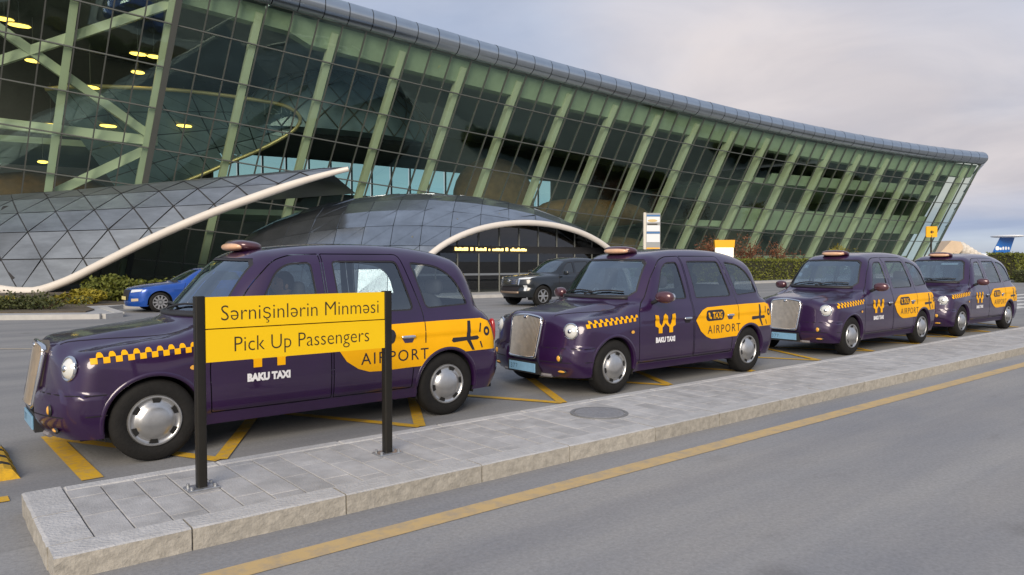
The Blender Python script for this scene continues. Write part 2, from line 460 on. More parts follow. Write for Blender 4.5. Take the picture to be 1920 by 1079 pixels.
# thin lane lines on the far carriageway and white crossing bars far to the right
marking('pale_lane_line', (-12, 27.4), (1.9, 16.25), 0.10, 0.006, mat('pale_line', (0.42, 0.36, 0.27), 0.8, var=0.2, vscale=3))
marking('pale_lane_line', (1.9, 16.25), (70, 16.25), 0.10, 0.006, MATS['pale_line'])
for (x, y) in ((26.3, 8.3), (28.6, 8.9), (31.4, 9.8), (34.6, 10.6), (38.4, 11.6)):
    marking('white_crossing_bar', (x - 1.2, y + 0.6), (x + 5.0, y + 0.6), 0.45, 0.006, M_WHITE_ROAD)

# --- traffic island
IX0, IX1, IY0, IY1, IZ = 0.525, 46.0, 4.35, 5.72, 0.132
isl = MB().box(IX0 + 0.02, IX1, IY0 + 0.02, IY1 - 0.02, -0.05, 0.118).build('traffic_island', M_GROUT)
tag(isl, kind='structure')
random.seed(3)
def jit_quad_prism(x0, x1, y0, y1, z0, z1, b, j):
    mb = MB().bbox(x0, x1, y0, y1, z0, z1, b)
    mb.v = [(v[0] + random.uniform(-j, j), v[1] + random.uniform(-j, j), v[2] + (random.uniform(-j, j) * 0.5 if i > 3 else 0)) for i, v in enumerate(mb.v)]
    return mb
def kerb_stone(name, x0, x1, y0, y1, face):
    """rough hewn body with a smoother top slab, the face broken up"""
    mb = MB(); nx = max(2, int((max(x1 - x0, y1 - y0)) / 0.07))
    lx = (x1 - x0) > (y1 - y0)
    rows = [0.0, 0.045, 0.09, 0.128, IZ + 0.002]
    grid = []
    top_in = 0.018
    for r, z in enumerate(rows):
        line = []
        for i in range(nx + 1):
            t = i / nx
            j = random.uniform(-0.003, 0.003) if 0 < r < 3 else random.uniform(-0.003, 0.003)
            ins = top_in if r == len(rows) - 1 else 0.0
            if face == 'y0': line.append((x0 + (x1 - x0) * t, y0 + j + ins, z))
            else: line.append((x0 + j + ins, y1 + (y0 - y1) * t, z))
        grid.append(line)
    back = []
    for i in range(nx + 1):
        t = i / nx
        back.append((x0 + (x1 - x0) * t, y1, IZ + 0.002 + random.uniform(-0.002, 0.002)) if face == 'y0' else (x1, y1 + (y0 - y1) * t, IZ + 0.002 + random.uniform(-0.002, 0.002)))
    grid.append(back)
    backb = [(p[0], p[1], 0.0) for p in back]; grid.append(backb)
    vs = [p for l in grid for p in l]; n = nx + 1; fs = []
    for r in range(len(grid) - 1):
        for i in range(nx):
            fs.append((r * n + i, r * n + i + 1, (r + 1) * n + i + 1, (r + 1) * n + i))
    R = len(grid)
    fs.append(tuple(r * n for r in reversed(range(R)))); fs.append(tuple(r * n + nx for r in range(R)))
    o = mobj(name, vs, fs, M_KERBF, isl)
    o.data.materials.append(M_KERB)
    for k, p in enumerate(o.data.polygons):
        p.material_index = 1 if (3 * nx <= k < 5 * nx) else 0
        if 3 * nx <= k < 4 * nx: p.material_index = 1
    return o
x = IX0; k = 0
while x < IX1 - 0.1:
    ln = random.uniform(0.9, 1.15) if x < 20 else random.uniform(1.8, 2.4)
    if k == 0: ln = 0.68
    x1 = min(x + ln, IX1)
    kerb_stone('kerb_stone', x + 0.005, x1 - 0.005, IY0 - (0.0 if k else 0.0), IY0 + 0.20, 'y0')
    x = x1; k += 1
y = IY0 + 0.205
for ln in (0.57, 0.60):
    kerb_stone('kerb_stone', IX0, IX0 + 0.22, y + 0.004, y + ln - 0.004, 'x0'); y += ln
x = IX0 + 0.23
while x < IX1 - 0.2:                                  # narrow edging along the taxi side
    ln = 1.0 if x < 20 else 3.0
    jit_quad_prism(x + 0.004, min(x + ln, IX1) - 0.004, IY1 - 0.12, IY1, 0, IZ + 0.001, 0.012, 0.0).build('edging_stone', M_KERB, isl, fix=False)
    x += ln
# pavers
PX0, PY0, PY1 = IX0 + 0.228, IY0 + 0.206, IY1 - 0.126
cnt = 0; x = PX0; c = 0
rest = MB()
pw = 0.205
while x < IX1 - 0.25:
    y = PY0; first = (0.0, 0.21, 0.11)[c % 3]
    cuts = [PY0] + [v for v in (PY0 + first + 0.42 * i for i in range(0, 5)) if PY0 + 0.05 < v < PY1 - 0.05] + [PY1]
    for a, b in zip(cuts[:-1], cuts[1:]):
        q = 0.0035
        hz = IZ + random.uniform(-0.0035, 0.0015)
        mb = jit_quad_prism(x + q, x + pw - q, a + q, b - q, 0.11, hz, 0.004, 0.0012)
        if cnt < 295:
            mb.build('paver', M_PAVER, isl, fix=False); cnt += 1
        else:
            rest.add(mb.v, mb.f)
    x += pw; c += 1
tag(rest.build('far_paving', M_PAVER, isl, fix=False), kind='stuff')

# manhole cover on the island
mh = empty('manhole_cover', (5.30, 5.12, IZ))
tag(mh, 'round grey metal inspection cover set flush in the paved island', 'manhole cover')
mc = MB().lathe([(0.0, 0.008), (0.245, 0.008), (0.25, 0.004), (0.25, -0.02)], 40, 'z').build('lid', mat('cast_iron', (0.27, 0.27, 0.28), 0.6, 0.3, var=0.2, vscale=30, bump=0.6, bscale=70), mh)
MB().lathe([(0.255, -0.02), (0.255, 0.006), (0.29, 0.006), (0.292, -0.02)], 40, 'z').build('frame_ring', mat('cast_iron_rim', (0.2, 0.2, 0.2), 0.6, 0.2), mh)

# rubber wheel stop at the left edge
ws = empty('wheel_stop', (0.30, 6.66, 0))
tag(ws, 'black rubber wheel stop with yellow bands on the asphalt at the left edge', 'wheel stop')
def stop_piece(name, x0, x1, y0, y1, m):
    pr = [(x0, 0), (x0 + 0.05, 0.075), (x0 + 0.10, 0.095), (x1 - 0.10, 0.095), (x1 - 0.05, 0.075), (x1, 0)]
    mb = MB(); mb.prism(pr, y0, y1, 'y'); return mb.build(name, m, ws)
M_RUB = mat('black_rubber', (0.022, 0.022, 0.023), 0.75, bump=0.2, bscale=80)
M_RUBY = worn_paint('yellow_rubber', (0.72, 0.42, 0.02), (0.1, 0.08, 0.05), 0.3, 14)
yy = 0.0
for i in range(8):
    ln = (0.16, 0.11)[i % 2]
    stop_piece(('yellow_band', 'black_band')[i % 2], -0.42, 0.31 - 0.004 * (i % 2), yy, yy + ln, (M_RUBY, M_RUB)[i % 2]); yy += ln
MB().superell((0.2, yy - 0.18, 0.07), (0.06, 0.03, 0.035), (0.6, 0.6), 12, 6).build('reflector', mat('reflector', (0.5, 0.5, 0.45), 0.25), ws)

# ================================================================== far pavement and planting
SW = [(-60, 33.5), (-8, 31.0), (1.9, 25.1), (4.2, 23.75), (4.75, 24.2), (4.9, 27.6), (5.6, 28.3), (12, 28.3), (16, 26.9), (24.5, 26.0), (34, 28.6), (44, 30.6), (62, 31.6), (110, 30.5), (110, 85), (-60, 85)]
swo = MB().prism(SW, -0.05, 0.12, 'z').build('pavement', M_SIDEWALK); tag(swo, kind='structure')
for a, b in zip(SW[:-3], SW[1:-2]):
    a = Vector((*a, 0)); b = Vector((*b, 0)); d = (b - a); n = int(max(1, min(24, d.length / 2.0)))
    for i in range(n):
        p = a + d * (i / n); q = a + d * ((i + 1) / n); e = d.normalized() * 0.01
        MB().beam((p + e) + Vector((0, 0, 0.069)), (q - e) + Vector((0, 0, 0.069)), 0.26, 0.142).build('kerb_stone', mat('pale_kerb', (0.44, 0.43, 0.41), 0.8, var=0.12, vscale=3), swo)
# ================================================================== terminal building
JW, JS = 1.6, 0.842
TA = 0.14
J0, J1, JC = -14, 58, 51
def j_th(j):
    S = min(max(j, 0), 50) / 50.0
    t = -0.121 + 0.1 * S - 0.209 * S * S
    return t + (0.63 if j >= JC else 0)
def j_h(j):
    S = j / 50.0
    if j < 0: return 1.65 + JS * (20.138 - 9.352 * S)
    if j > 50: S = 1.0
    return 1.65 + JS * (20.138 - 9.352 * S + 4.534 * S * S)
def j_tl(j): return math.tan(rad(27 - 3.5 * min(max(j, 0), 50) / 50.0))
JP = {0: np.array([19.051, 44.173])}
for j in range(0, J1 + 1):
    t = j_th(j); JP[j + 1] = JP[j] + JW * np.array([math.cos(t), math.sin(t)])
for j in range(0, J0 - 2, -1):
    t = j_th(j); JP[j - 1] = JP[j] - JW * np.array([math.cos(t), math.sin(t)])
def fac(j, d, off=0.0, out=0.0):
    """point of the leaning glass wall: joint j, drop d below the roof edge, off metres inside"""
    j0 = int(math.floor(j)); f = j - j0
    p = JP[j0] * (1 - f) + JP[j0 + 1] * f
    a = j_th(j0); tg = np.array([math.cos(a), math.sin(a)]); n = np.array([-tg[1], tg[0]])
    tl = j_tl(j)
    if j0 < JC - 1 or (j0 == JC - 1):
        q = p + n * (d * tl + off) - tg * (d * TA)
    else:
        q = p + n * (d * tl + off) + tg * (d * TA)
    if j0 == JC and f == 0:
        pass
    return Vector((q[0], q[1], j_h(j) - d))
def facn(j):
    a = j_th(int(math.floor(j))); return Vector((-math.sin(a), math.cos(a), 0))

bld = empty('airport_terminal', (19, 50, 0))
tag(bld, 'long airport terminal with outward leaning green glass wall and rounded metal roof edge', 'building')
def bpart(o):
    return o
_b0 = bld.matrix_world.copy()
def inb(o):        # keep world coordinates while parented to the terminal
    o.parent = bld; o.location = (-19, -50, 0); return o

M_PANE = glass_mat('green_facade_glass', (0.83, 0.92, 0.81), 0.085, 0.0, (0.66, 0.90, 0.80))
M_MULL = mat('dark_mullion', (0.10, 0.105, 0.095), 0.45, 0.3)
M_COLW = mat('pale_green_steel', (0.50, 0.535, 0.42), 0.5, var=0.05, vscale=0.6)
M_NOSE = mat('roof_edge_metal', (0.42, 0.47, 0.51), 0.20, 0.9, var=0.06, vscale=0.8)
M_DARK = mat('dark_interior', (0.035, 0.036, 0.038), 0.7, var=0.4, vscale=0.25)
M_SPAN = mat('pale_spandrel', (0.33, 0.40, 0.31), 0.6, var=0.12, vscale=0.7)
M_ROOF = mat('roof_sheet', (0.3, 0.31, 0.32), 0.5, 0.5)
M_FLOOR = mat('hall_floor', (0.16, 0.15, 0.13), 0.35)
DROW = [1.3 + 2.3 * k for k in range(9)]

def d_at(j, z): return j_h(j) - z
# panes
cand = []
for j in range(J0, J1):
    for k in range(8):
        d0, d1 = DROW[k], DROW[k + 1]
        dm = d_at(j + 0.5, 0.15)
        if d0 >= dm - 0.4: continue
        d1 = min(d1, dm)
        cand.append((j, d0, d1))
def pane_quad(j, d0, d1):
    e = 0.018; g = 0.03
    j1 = j + 1 - 1e-6 if j + 1 == JC else j + 1
    a = fac(j + e, d0 + g); b = fac(j1 - e, d0 + g); c = fac(j1 - e, d1 - g); d = fac(j + e, d1 - g)
    return [d, c, b, a]
def vis(j): return fac(j, 8).x
big = [c for c in cand if -9 <= c[0] <= 32 and c[1] < 13]
big = sorted(big, key=lambda c: -1.0 / ((fac(c[0], c[1]) - cam.location).length))[:299]
bigs = set(big)
rest = MB(); endw = MB()
random.seed(11)
for c in cand:
    q = pane_quad(*c)
    n = (q[1] - q[0]).cross(q[3] - q[0]).normalized()
    q = [p + n * random.uniform(-0.016, 0.016) for p in q]     # slight unevenness of the glazing
    if c[0] >= JC:
        endw.add(q, [(0, 1, 2, 3)])
    elif c in bigs:
        inb(mobj('pane', q, [(0, 1, 2, 3)], M_PANE))
    else:
        rest.add(q, [(0, 1, 2, 3)])
tag(inb(endw.build('end_cladding', M_SPAN, fix=False)), kind='stuff')
o = inb(rest.build('far_panes', M_PANE, fix=False)); tag(o, kind='stuff')
# mullions and transoms
for j in range(J0, JC + 1):
    n = facn(j); dm = d_at(j, 0.1)
    heavy = (j == -4)
    w = 0.34 if heavy else 0.075
    p = fac(j, 1.25); q = fac(j, dm)
    inb(MB().beam(p + n * 0.06, q + n * 0.06, w, 0.3 if heavy else 0.16, up=n).build('mullion', M_MULL))
for k in range(8):
    pts = []
    for j in range(J0, J1 + 1):
        if DROW[k] < d_at(j, 0.2):
            pts.append(fac(j, DROW[k]))
    if len(pts) > 1:
        vs, fs = [], []
        for p in pts:
            for (a, b) in ((-0.05, -0.035), (0.10, -0.035), (0.10, 0.035), (-0.05, 0.035)):
                vs.append(p + Vector((-0.1, 1, 0)) * a + Vector((0, 0, b)))
        for i in range(len(pts) - 1):
            for a in range(4):
                b = (a + 1) % 4
                fs.append((i * 4 + a, i * 4 + 4 + a, i * 4 + 4 + b, i * 4 + b))
        inb(mobj('transom', vs, fs, M_MULL))
# rounded roof edge, one panel per bay
prof = [(0.62, -1.32), (0.32, -1.24), (0.08, -1.08), (-0.07, -0.86), (-0.13, -0.60), (-0.10, -0.34), (0.02, -0.12), (0.22, 0.05), (0.50, 0.16), (0.9, 0.22), (1.6, 0.26), (4.0, 0.35)]
def nose_pt(j, p):
    b = fac(j, 0); n = facn(j); return b + n * p[0] + Vector((0, 0, p[1]))
for j in range(J0, J1):
    e = 0.016
    j1 = j + 1 - (1e-6 if j + 1 == JC else 0)
    vs = []; dz = random.uniform(-0.012, 0.012)
    for jj in (j + e, j1 - e):
        vs += [nose_pt(jj, p) + Vector((0, 0, dz)) for p in prof]
    m = len(prof)
    inb(mobj('roof_edge_panel', vs, [(i, i + 1, m + i + 1, m + i) for i in range(m - 1)], M_NOSE, smooth=True))
vs = []; fs = []
for j in range(J0, J1 + 1):
    vs += [nose_pt(min(j, J1 - 1e-6), (p[0] + 0.07, p[1] - 0.035 if p[1] > -0.3 else p[1] + 0.05)) for p in prof]
m = len(prof)
for j in range(J1 - J0):
    fs += [(j * m + i, j * m + i + 1, (j + 1) * m + i + 1, (j + 1) * m + i) for i in range(m - 1)]
inb(mobj('roof_edge_backing', vs, fs, mat('black_joint', (0.02, 0.02, 0.02), 0.8)))
# roof
vs = []; fs = []
for j in range(J0, J1 + 1):
    p = fac(min(j, J1 - 1e-6), 0)
    vs += [p + facn(j) * 3.9 + Vector((0, 0, 0.28)), Vector((p.x * 0.94 + 3, 92, p.z + 2.0))]
fs = [(2 * i, 2 * i + 1, 2 * i + 3, 2 * i + 2) for i in range(J1 - J0)]
inb(mobj('roof', vs, fs, M_ROOF))

# inner structure --------------------------------------------------
def fstrip(name, ja, jb, za, zb, off, m, thick=0.3):
    vs = []; fs = []; n = 0
    js = list(range(ja, jb + 1))
    for j in js:
        a = fac(min(j, J1 - 1e-6), d_at(j, za), off); b = fac(min(j, J1 - 1e-6), d_at(j, zb), off); nn = facn(j) * thick
        vs += [a, b, b + nn, a + nn]
    for i in range(len(js) - 1):
        for a in range(4):
            b = (a + 1) % 4
            fs.append((i * 4 + a, i * 4 + b, i * 4 + 4 + b, i * 4 + 4 + a))
    return inb(mobj(name, vs, fs, m))
# top ring beam following the roof line
vs = []; fs = []
js = list(range(J0, JC + 1))
for j in js:
    jj = min(j, JC - 1e-6)
    a = fac(jj, 1.35, 0.45); b = fac(jj, 2.75 if j > 0 else 2.3, 0.45); nn = facn(jj) * 0.8
    vs += [a, b, b + nn, a + nn]
for i in range(len(js) - 1):
    for a in range(4):
        b = (a + 1) % 4; fs.append((i * 4 + a, i * 4 + b, i * 4 + 4 + b, i * 4 + 4 + a))
inb(mobj('ring_beam', vs, fs, M_SPAN))
# leaning columns every third bay
for j in range(-13, JC, 3):
    jj = j - 0.18
    p = fac(jj, 1.7, 0.55); q = fac(jj, d_at(j, 0.1), 0.55); n = facn(j)
    inb(MB().beam(p, q, 0.42, 0.62, up=n).build('column', M_COLW))
# bracing in the left bays
def brace(a, b, w=0.5, off=0.75):
    p = fac(a[0], a[1], off); q = fac(b[0], b[1], off)
    inb(MB().beam(p, q, w, 0.4, up=facn(0)).build('brace', M_COLW))
brace((-12.5, 10.5), (-4.1, 2.3)); brace((-12.5, 3.0), (-3.95, 9.8)); brace((-13, 10.75), (-3.8, 9.95), 0.6); brace((-7.3, 14.2), (-3.95, 10.3), 0.55)
# floors, back wall with a daylight band
def slab(name, z, t, j0, j1, o0, o1, m):
    vs = []; fs = []
    js = list(range(j0, j1 + 1))
    for j in js:
        b = fac(j, d_at(j, z), 0); n = facn(j)
        vs += [b + n * o0, b + n * o1, b + n * o1 + Vector((0, 0, t)), b + n * o0 + Vector((0, 0, t))]
    for i in range(len(js) - 1):
        for a in range(4):
            b = (a + 1) % 4; fs.append((i * 4 + a, i * 4 + b, i * 4 + 4 + b, i * 4 + 4 + a))
    return inb(mobj(name, vs, fs, m))
slab('hall_floor', 0.125, 0.02, J0, JC - 1, 0.3, 22, M_FLOOR)
slab('gallery_floor', 5.4, 0.45, -2, 26, 9.0, 20, M_SPAN)
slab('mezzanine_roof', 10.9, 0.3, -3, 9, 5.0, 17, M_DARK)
slab('upper_floor', 5.2, 0.6, 26, JC - 2, 1.6, 18, M_SPAN)
slab('upper_floor', 9.6, 0.6, 30, JC - 2, 1.6, 18, M_SPAN)
slab('gallery_floor', 9.2, 0.4, J0, -4, 5.0, 18, M_SPAN)
fstrip('spandrel_band', 29, JC - 2, 5.0, 7.1, 1.1, M_SPAN)
fstrip('spandrel_band', 31, JC - 2, 9.6, 10.6, 1.1, M_SPAN)
fstrip('spandrel_band', 24, JC - 2, 0.1, 2.3, 1.1, M_SPAN)
def bwall(name, x0, x1, z0, z1, m, y=78.0):
    o = MB().box(x0, x1, y, y + 0.4, z0, z1).build(name, m); return inb(o)
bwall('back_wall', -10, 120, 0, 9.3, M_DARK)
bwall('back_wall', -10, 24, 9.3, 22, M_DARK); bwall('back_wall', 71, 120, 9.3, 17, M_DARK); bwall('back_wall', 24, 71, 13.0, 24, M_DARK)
for x in np.arange(24, 70, 2.6):
    inb(MB().box(x, x + 0.14, 77.8, 78.0, 9.3, 13.0).build('window_post', M_MULL))
M_CYAN = glass_mat('rear_window_glass', (0.55, 0.86, 0.88), 0.05)
for i, x in enumerate(np.arange(24, 70, 2.6)):
    inb(mobj('rear_pane', [(x + 0.14, 78.2, 9.3), (x + 2.6, 78.2, 9.3), (x + 2.6, 78.2, 13.0), (x + 0.14, 78.2, 13.0)], [(0, 1, 2, 3)], M_CYAN))
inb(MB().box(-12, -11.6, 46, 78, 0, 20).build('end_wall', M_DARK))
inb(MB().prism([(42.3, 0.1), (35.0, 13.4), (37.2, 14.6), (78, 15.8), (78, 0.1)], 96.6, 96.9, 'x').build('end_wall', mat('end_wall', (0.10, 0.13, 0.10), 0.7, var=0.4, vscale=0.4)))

# shingled timber pods inside the hall, and a dome form added for a reflection
M_WOOD = mat('timber_shingle', (0.16, 0.085, 0.03), 0.7, var=0.4, vscale=1.5, bump=0.6, bscale=4)
def pod(c, r, label, m=M_WOOD, name='interior_pod'):
    o = MB().superell((0, 0, 0), r, (1, 0.9), 28, 14).build(name, m, smooth=True); o.location = c
    return tag(o, label, 'pod', 'timber pods inside the hall')
def inside(j, z, off): 
    p = fac(j, d_at(j, z), off); return p
p = inside(14.5, 7.0, 8); pod(p, (4.2, 3.0, 4.2), 'tall dark rounded timber pod seen through the glass above the arched canopy')
p = inside(21, 6.4, 6); pod(p, (7.5, 2.0, 1.3), 'low brown timber pod lying behind the glass right of the arched canopy')
p = inside(24, 2.0, 6); pod(p, (5.0, 2.4, 2.2), 'brown timber pod at floor level behind the glass above the second taxi')
p = inside(33, 3.2, 6); pod(p, (4.6, 2.4, 2.6), 'brown timber pod behind the glass above the hedge')
p = inside(-7.2, 5.2, 7); pod(p, (5.0, 2.5, 2.6), 'dark timber pod behind the braced glass at far left')
# latticed dome, a solid added to stand for the dome reflected in the glass
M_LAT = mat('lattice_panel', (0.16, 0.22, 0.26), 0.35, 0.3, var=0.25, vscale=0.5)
dome = empty('dome_reflection_form', tuple(inside(4.6, 11.2, 7.0)))
tag(dome, 'large dark blue latticed dome form added for a reflection in the glass wall', 'dome reflection')
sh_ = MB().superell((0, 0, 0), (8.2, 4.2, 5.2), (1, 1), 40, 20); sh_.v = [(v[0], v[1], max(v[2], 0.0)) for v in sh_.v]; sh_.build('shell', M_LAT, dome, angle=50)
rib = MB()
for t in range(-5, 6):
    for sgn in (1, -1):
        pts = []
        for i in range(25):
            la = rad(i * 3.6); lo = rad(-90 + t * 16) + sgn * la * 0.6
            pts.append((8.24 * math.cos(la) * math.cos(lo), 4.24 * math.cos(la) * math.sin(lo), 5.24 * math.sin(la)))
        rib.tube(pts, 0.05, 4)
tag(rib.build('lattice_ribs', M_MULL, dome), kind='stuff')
# curved shell with golden edge tube, added to stand for the canopy's reflection
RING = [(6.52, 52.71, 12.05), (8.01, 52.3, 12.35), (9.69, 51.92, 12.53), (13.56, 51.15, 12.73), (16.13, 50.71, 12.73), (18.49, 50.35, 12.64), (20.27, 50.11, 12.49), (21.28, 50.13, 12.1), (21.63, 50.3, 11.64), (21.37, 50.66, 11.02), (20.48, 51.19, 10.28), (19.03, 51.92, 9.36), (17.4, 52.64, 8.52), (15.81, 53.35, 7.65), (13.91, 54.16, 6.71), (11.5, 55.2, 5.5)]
canopy_refl = empty('canopy_reflection_form', RING[3]); tag(canopy_refl, 'curved shell with golden edge tube added for the canopy reflection in the upper left glass', 'canopy reflection')
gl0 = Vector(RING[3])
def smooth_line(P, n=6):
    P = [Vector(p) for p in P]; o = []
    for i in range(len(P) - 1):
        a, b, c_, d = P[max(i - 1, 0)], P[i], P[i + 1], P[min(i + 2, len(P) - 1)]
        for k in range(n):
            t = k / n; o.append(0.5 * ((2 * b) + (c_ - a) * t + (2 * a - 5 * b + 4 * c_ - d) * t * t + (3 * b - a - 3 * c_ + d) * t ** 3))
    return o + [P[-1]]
MB().tube([p - gl0 for p in smooth_line(RING)], 0.13, 10).build('edge_tube', mat('gold_tube', (0.55, 0.46, 0.24), 0.35, 0.5), canopy_refl, smooth=True)
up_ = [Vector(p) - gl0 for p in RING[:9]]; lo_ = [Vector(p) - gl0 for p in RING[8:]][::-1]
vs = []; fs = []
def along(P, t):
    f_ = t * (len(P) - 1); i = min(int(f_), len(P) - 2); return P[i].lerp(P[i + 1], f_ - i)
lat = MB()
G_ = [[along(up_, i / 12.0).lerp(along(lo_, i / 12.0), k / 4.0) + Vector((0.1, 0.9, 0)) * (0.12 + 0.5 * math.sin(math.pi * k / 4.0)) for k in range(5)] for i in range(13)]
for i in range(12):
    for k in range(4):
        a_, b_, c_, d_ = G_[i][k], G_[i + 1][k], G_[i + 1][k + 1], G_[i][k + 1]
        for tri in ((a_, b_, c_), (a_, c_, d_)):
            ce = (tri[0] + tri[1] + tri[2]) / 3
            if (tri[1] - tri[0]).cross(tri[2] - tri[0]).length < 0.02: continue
            mobj('panel', [q + (ce - q).normalized() * 0.05 for q in tri], [(0, 1, 2)], M_LAT, canopy_refl)
# lit ceiling lamps behind the glass
M_LAMP = mat('lamp_glow', (1, 0.75, 0.2), 0.5, emit=(1.0, 0.66, 0.12), estr=2.2)
LAMPS = ((-9.2, 4.6, 0.5, 'long lit lamp in the upper left corner, left one of its pair'), (-8.75, 4.75, 0.6, 'long lit lamp in the upper left corner, right one of its pair'), (-4.9, 4.85, 0.5, 'lit lamp near the dark mullion, left one of the upper pair'),
    (-4.35, 4.8, 0.4, 'lit lamp near the dark mullion, right one of the upper pair'), (-4.8, 5.85, 0.4, 'short lit lamp just below the upper pair near the dark mullion'), (-6.3, 7.2, 0.55, 'lit lamp crossing the descending brace in the glass hall'), (-5.5, 9.2, 0.5, 'lit lamp just above the horizontal beam left of the dark mullion'),
    (-2.8, 8.4, 0.5, 'only lit lamp right of the dark mullion'), (-7.4, 9.7, 0.4, 'small lit lamp above the horizontal beam beside the left column'), (-7.5, 11.9, 0.3, 'lowest lit lamp, below the horizontal beam at the left'), (-8.2, 6.4, 0.45, 'lit lamp just below the crossing of the two braces at far left'))
for (j, d, l, lb) in LAMPS:
    p = fac(j, d, 3.0)
    lp = empty('ceiling_lamp', tuple(p)); tag(lp, lb, 'lamp', 'lit lamps inside the hall')
    MB().superell((0, 0, 0), (l, 0.3, 0.09), (1, 1), 16, 6).build('lens', M_LAMP, lp, smooth=True)
    MB().superell((0, 0, 0.10), (l * 1.05, 0.33, 0.06), (1, 1), 16, 6).build('housing', M_MULL, lp, smooth=True)
    MB().tube([(0, 0, 0.1), (0, 0, 2.6)], 0.02, 5).build('stem', M_MULL, lp)

# ================================================================== entrance canopies
def loc(a, d, z):      # metres right of the view axis, metres ahead, height
    v = RGT * a + FWD * d; return Vector((v.x, v.y, z))
M_ZINC = mat('zinc_panel', (0.24, 0.262, 0.285), 0.36, 0.8, var=0.22, vscale=0.9, stretch=(0.6, 0.6, 2.5))
M_WTUBE = mat('white_tube', (0.66, 0.61, 0.55), 0.35, var=0.05, vscale=1)
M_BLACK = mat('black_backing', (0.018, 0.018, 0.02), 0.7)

# --- left wing canopy
cw = empty('wing_canopy', tuple(loc(-20, 37, 0)))
tag(cw, 'grey triangular panelled wing canopy with rising white tube edge at the left', 'canopy')
cwo = loc(-20, 37, 0)
def w_ht(a): return 5.42 + 0.75 * min(1, max(0, (a + 26.4) / 18.0)) - 0.02 * max(0, -26.4 - a)
def w_pt(a, z, back=0.0):
    t = min(1, max(-0.6, (a + 26.4) / 18.2)); ht = w_ht(a)
    D = 41.0 - 5.6 * t; B = 5.0 - 4.3 * max(0, t)
    q = min(1.0, z / ht)
    return loc(a, D - B * math.sqrt(max(0.0, 1 - q * q)) + back, min(z, ht)) - cwo
rim = [(-37.0, 1.6), (-31.0, 0.75), (-28.2, 0.45), (-24.9, 0.30), (-23.5, 0.16), (-21.6, 0.66), (-19.9, 1.47), (-17.4, 2.72), (-14.8, 3.84), (-12.1, 4.80), (-9.95, 5.48), (-7.75, 6.02)]
ra = [r[0] for r in rim]; rz = [r[1] for r in rim]
rcurve = curve(ra, rz)
def zr(a): return float(rcurve(a))
def clip_tri(tri):
    outp = []; n = len(tri)
    for i in range(n):
        p, q = tri[i], tri[(i + 1) % n]
        gp, gq = p[1] - zr(p[0]) - 0.05, q[1] - zr(q[0]) - 0.05
        if gp >= 0: outp.append(p)
        if gp * gq < 0:
            t = gp / (gp - gq); outp.append((p[0] + (q[0] - p[0]) * t, p[1] + (q[1] - p[1]) * t))
    return outp
# rows by angle on the elliptic section
rowq = [0.03, 0.315, 0.56, 0.745, 0.89, 0.975, 1.0]
def wz(a, q): return w_ht(a) * q
step = 2.12
for r in range(len(rowq) - 1):
    for i in range(-9, 15):
        a0 = -24.0 + (i - 0.5 * (r % 2)) * step
        A0, A1 = a0, a0 + step; B0, B1 = a0 + step / 2, a0 + 1.5 * step
        q0, q1 = rowq[r], rowq[r + 1]
        for tri in ([(A0, q0), (A1, q0), (B0, q1)], [(A1, q0), (B1, q1), (B0, q1)]):
            t3 = [(min(a, -7.75), wz(min(a, -7.75), q)) for a, q in tri]
            if max(t[0] for t in t3) - min(t[0] for t in t3) < 0.2: continue
            poly = clip_tri(t3)
            if len(poly) < 3: continue
            ar = abs(sum(poly[k - 1][0] * poly[k][1] - poly[k][0] * poly[k - 1][1] for k in range(len(poly)))) / 2
            if ar < 0.03: continue
            P3 = [w_pt(a, z) for a, z in poly]
            cen = sum(P3, Vector()) / len(P3)
            P3 = [p + (cen - p).normalized() * min(0.055, (cen - p).length * 0.4) for p in P3]
            nb = Vector((FWD.x, FWD.y, -0.1)).normalized() * 0.06
            tl_ = Vector((random.gauss(0, 0.012), random.gauss(0, 0.012), random.gauss(0, 0.012)))
            P3 = [p + nb.normalized() * (p - cen).dot(tl_) for p in P3]
            n = len(P3)
            mobj('panel', P3 + [p + nb for p in P3], [tuple(range(n))] + [(k, k + n, (k + 1) % n + n, (k + 1) % n) for k in range(n)], M_ZINC, cw)
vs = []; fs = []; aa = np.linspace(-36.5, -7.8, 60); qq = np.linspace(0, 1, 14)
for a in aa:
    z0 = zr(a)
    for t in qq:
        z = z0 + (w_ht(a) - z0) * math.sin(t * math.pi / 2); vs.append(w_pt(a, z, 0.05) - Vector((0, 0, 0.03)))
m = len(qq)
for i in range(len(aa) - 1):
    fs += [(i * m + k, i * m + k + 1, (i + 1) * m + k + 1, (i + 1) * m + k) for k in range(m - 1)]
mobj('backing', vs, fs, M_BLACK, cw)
tp = [w_pt(a, max(0.2, zr(a)), -0.12) for a in np.linspace(-36.5, -7.75, 70)]
MB().tube(tp, [0.20 if i < 60 else 0.20 - 0.009 * (i - 60) for i in range(70)], 14).build('edge_tube', M_WTUBE, cw, angle=60)
# roof surface running back to the building behind the ridge
vs = []
for a in np.linspace(-36.5, -9, 12):
    p = w_pt(a, w_ht(a)); vs += [p, p + Vector((FWD.x * 7, FWD.y * 7, -0.6))]
mobj('rear_roof', vs, [(2 * i, 2 * i + 1, 2 * i + 3, 2 * i + 2) for i in range(11)], M_ZINC, cw)

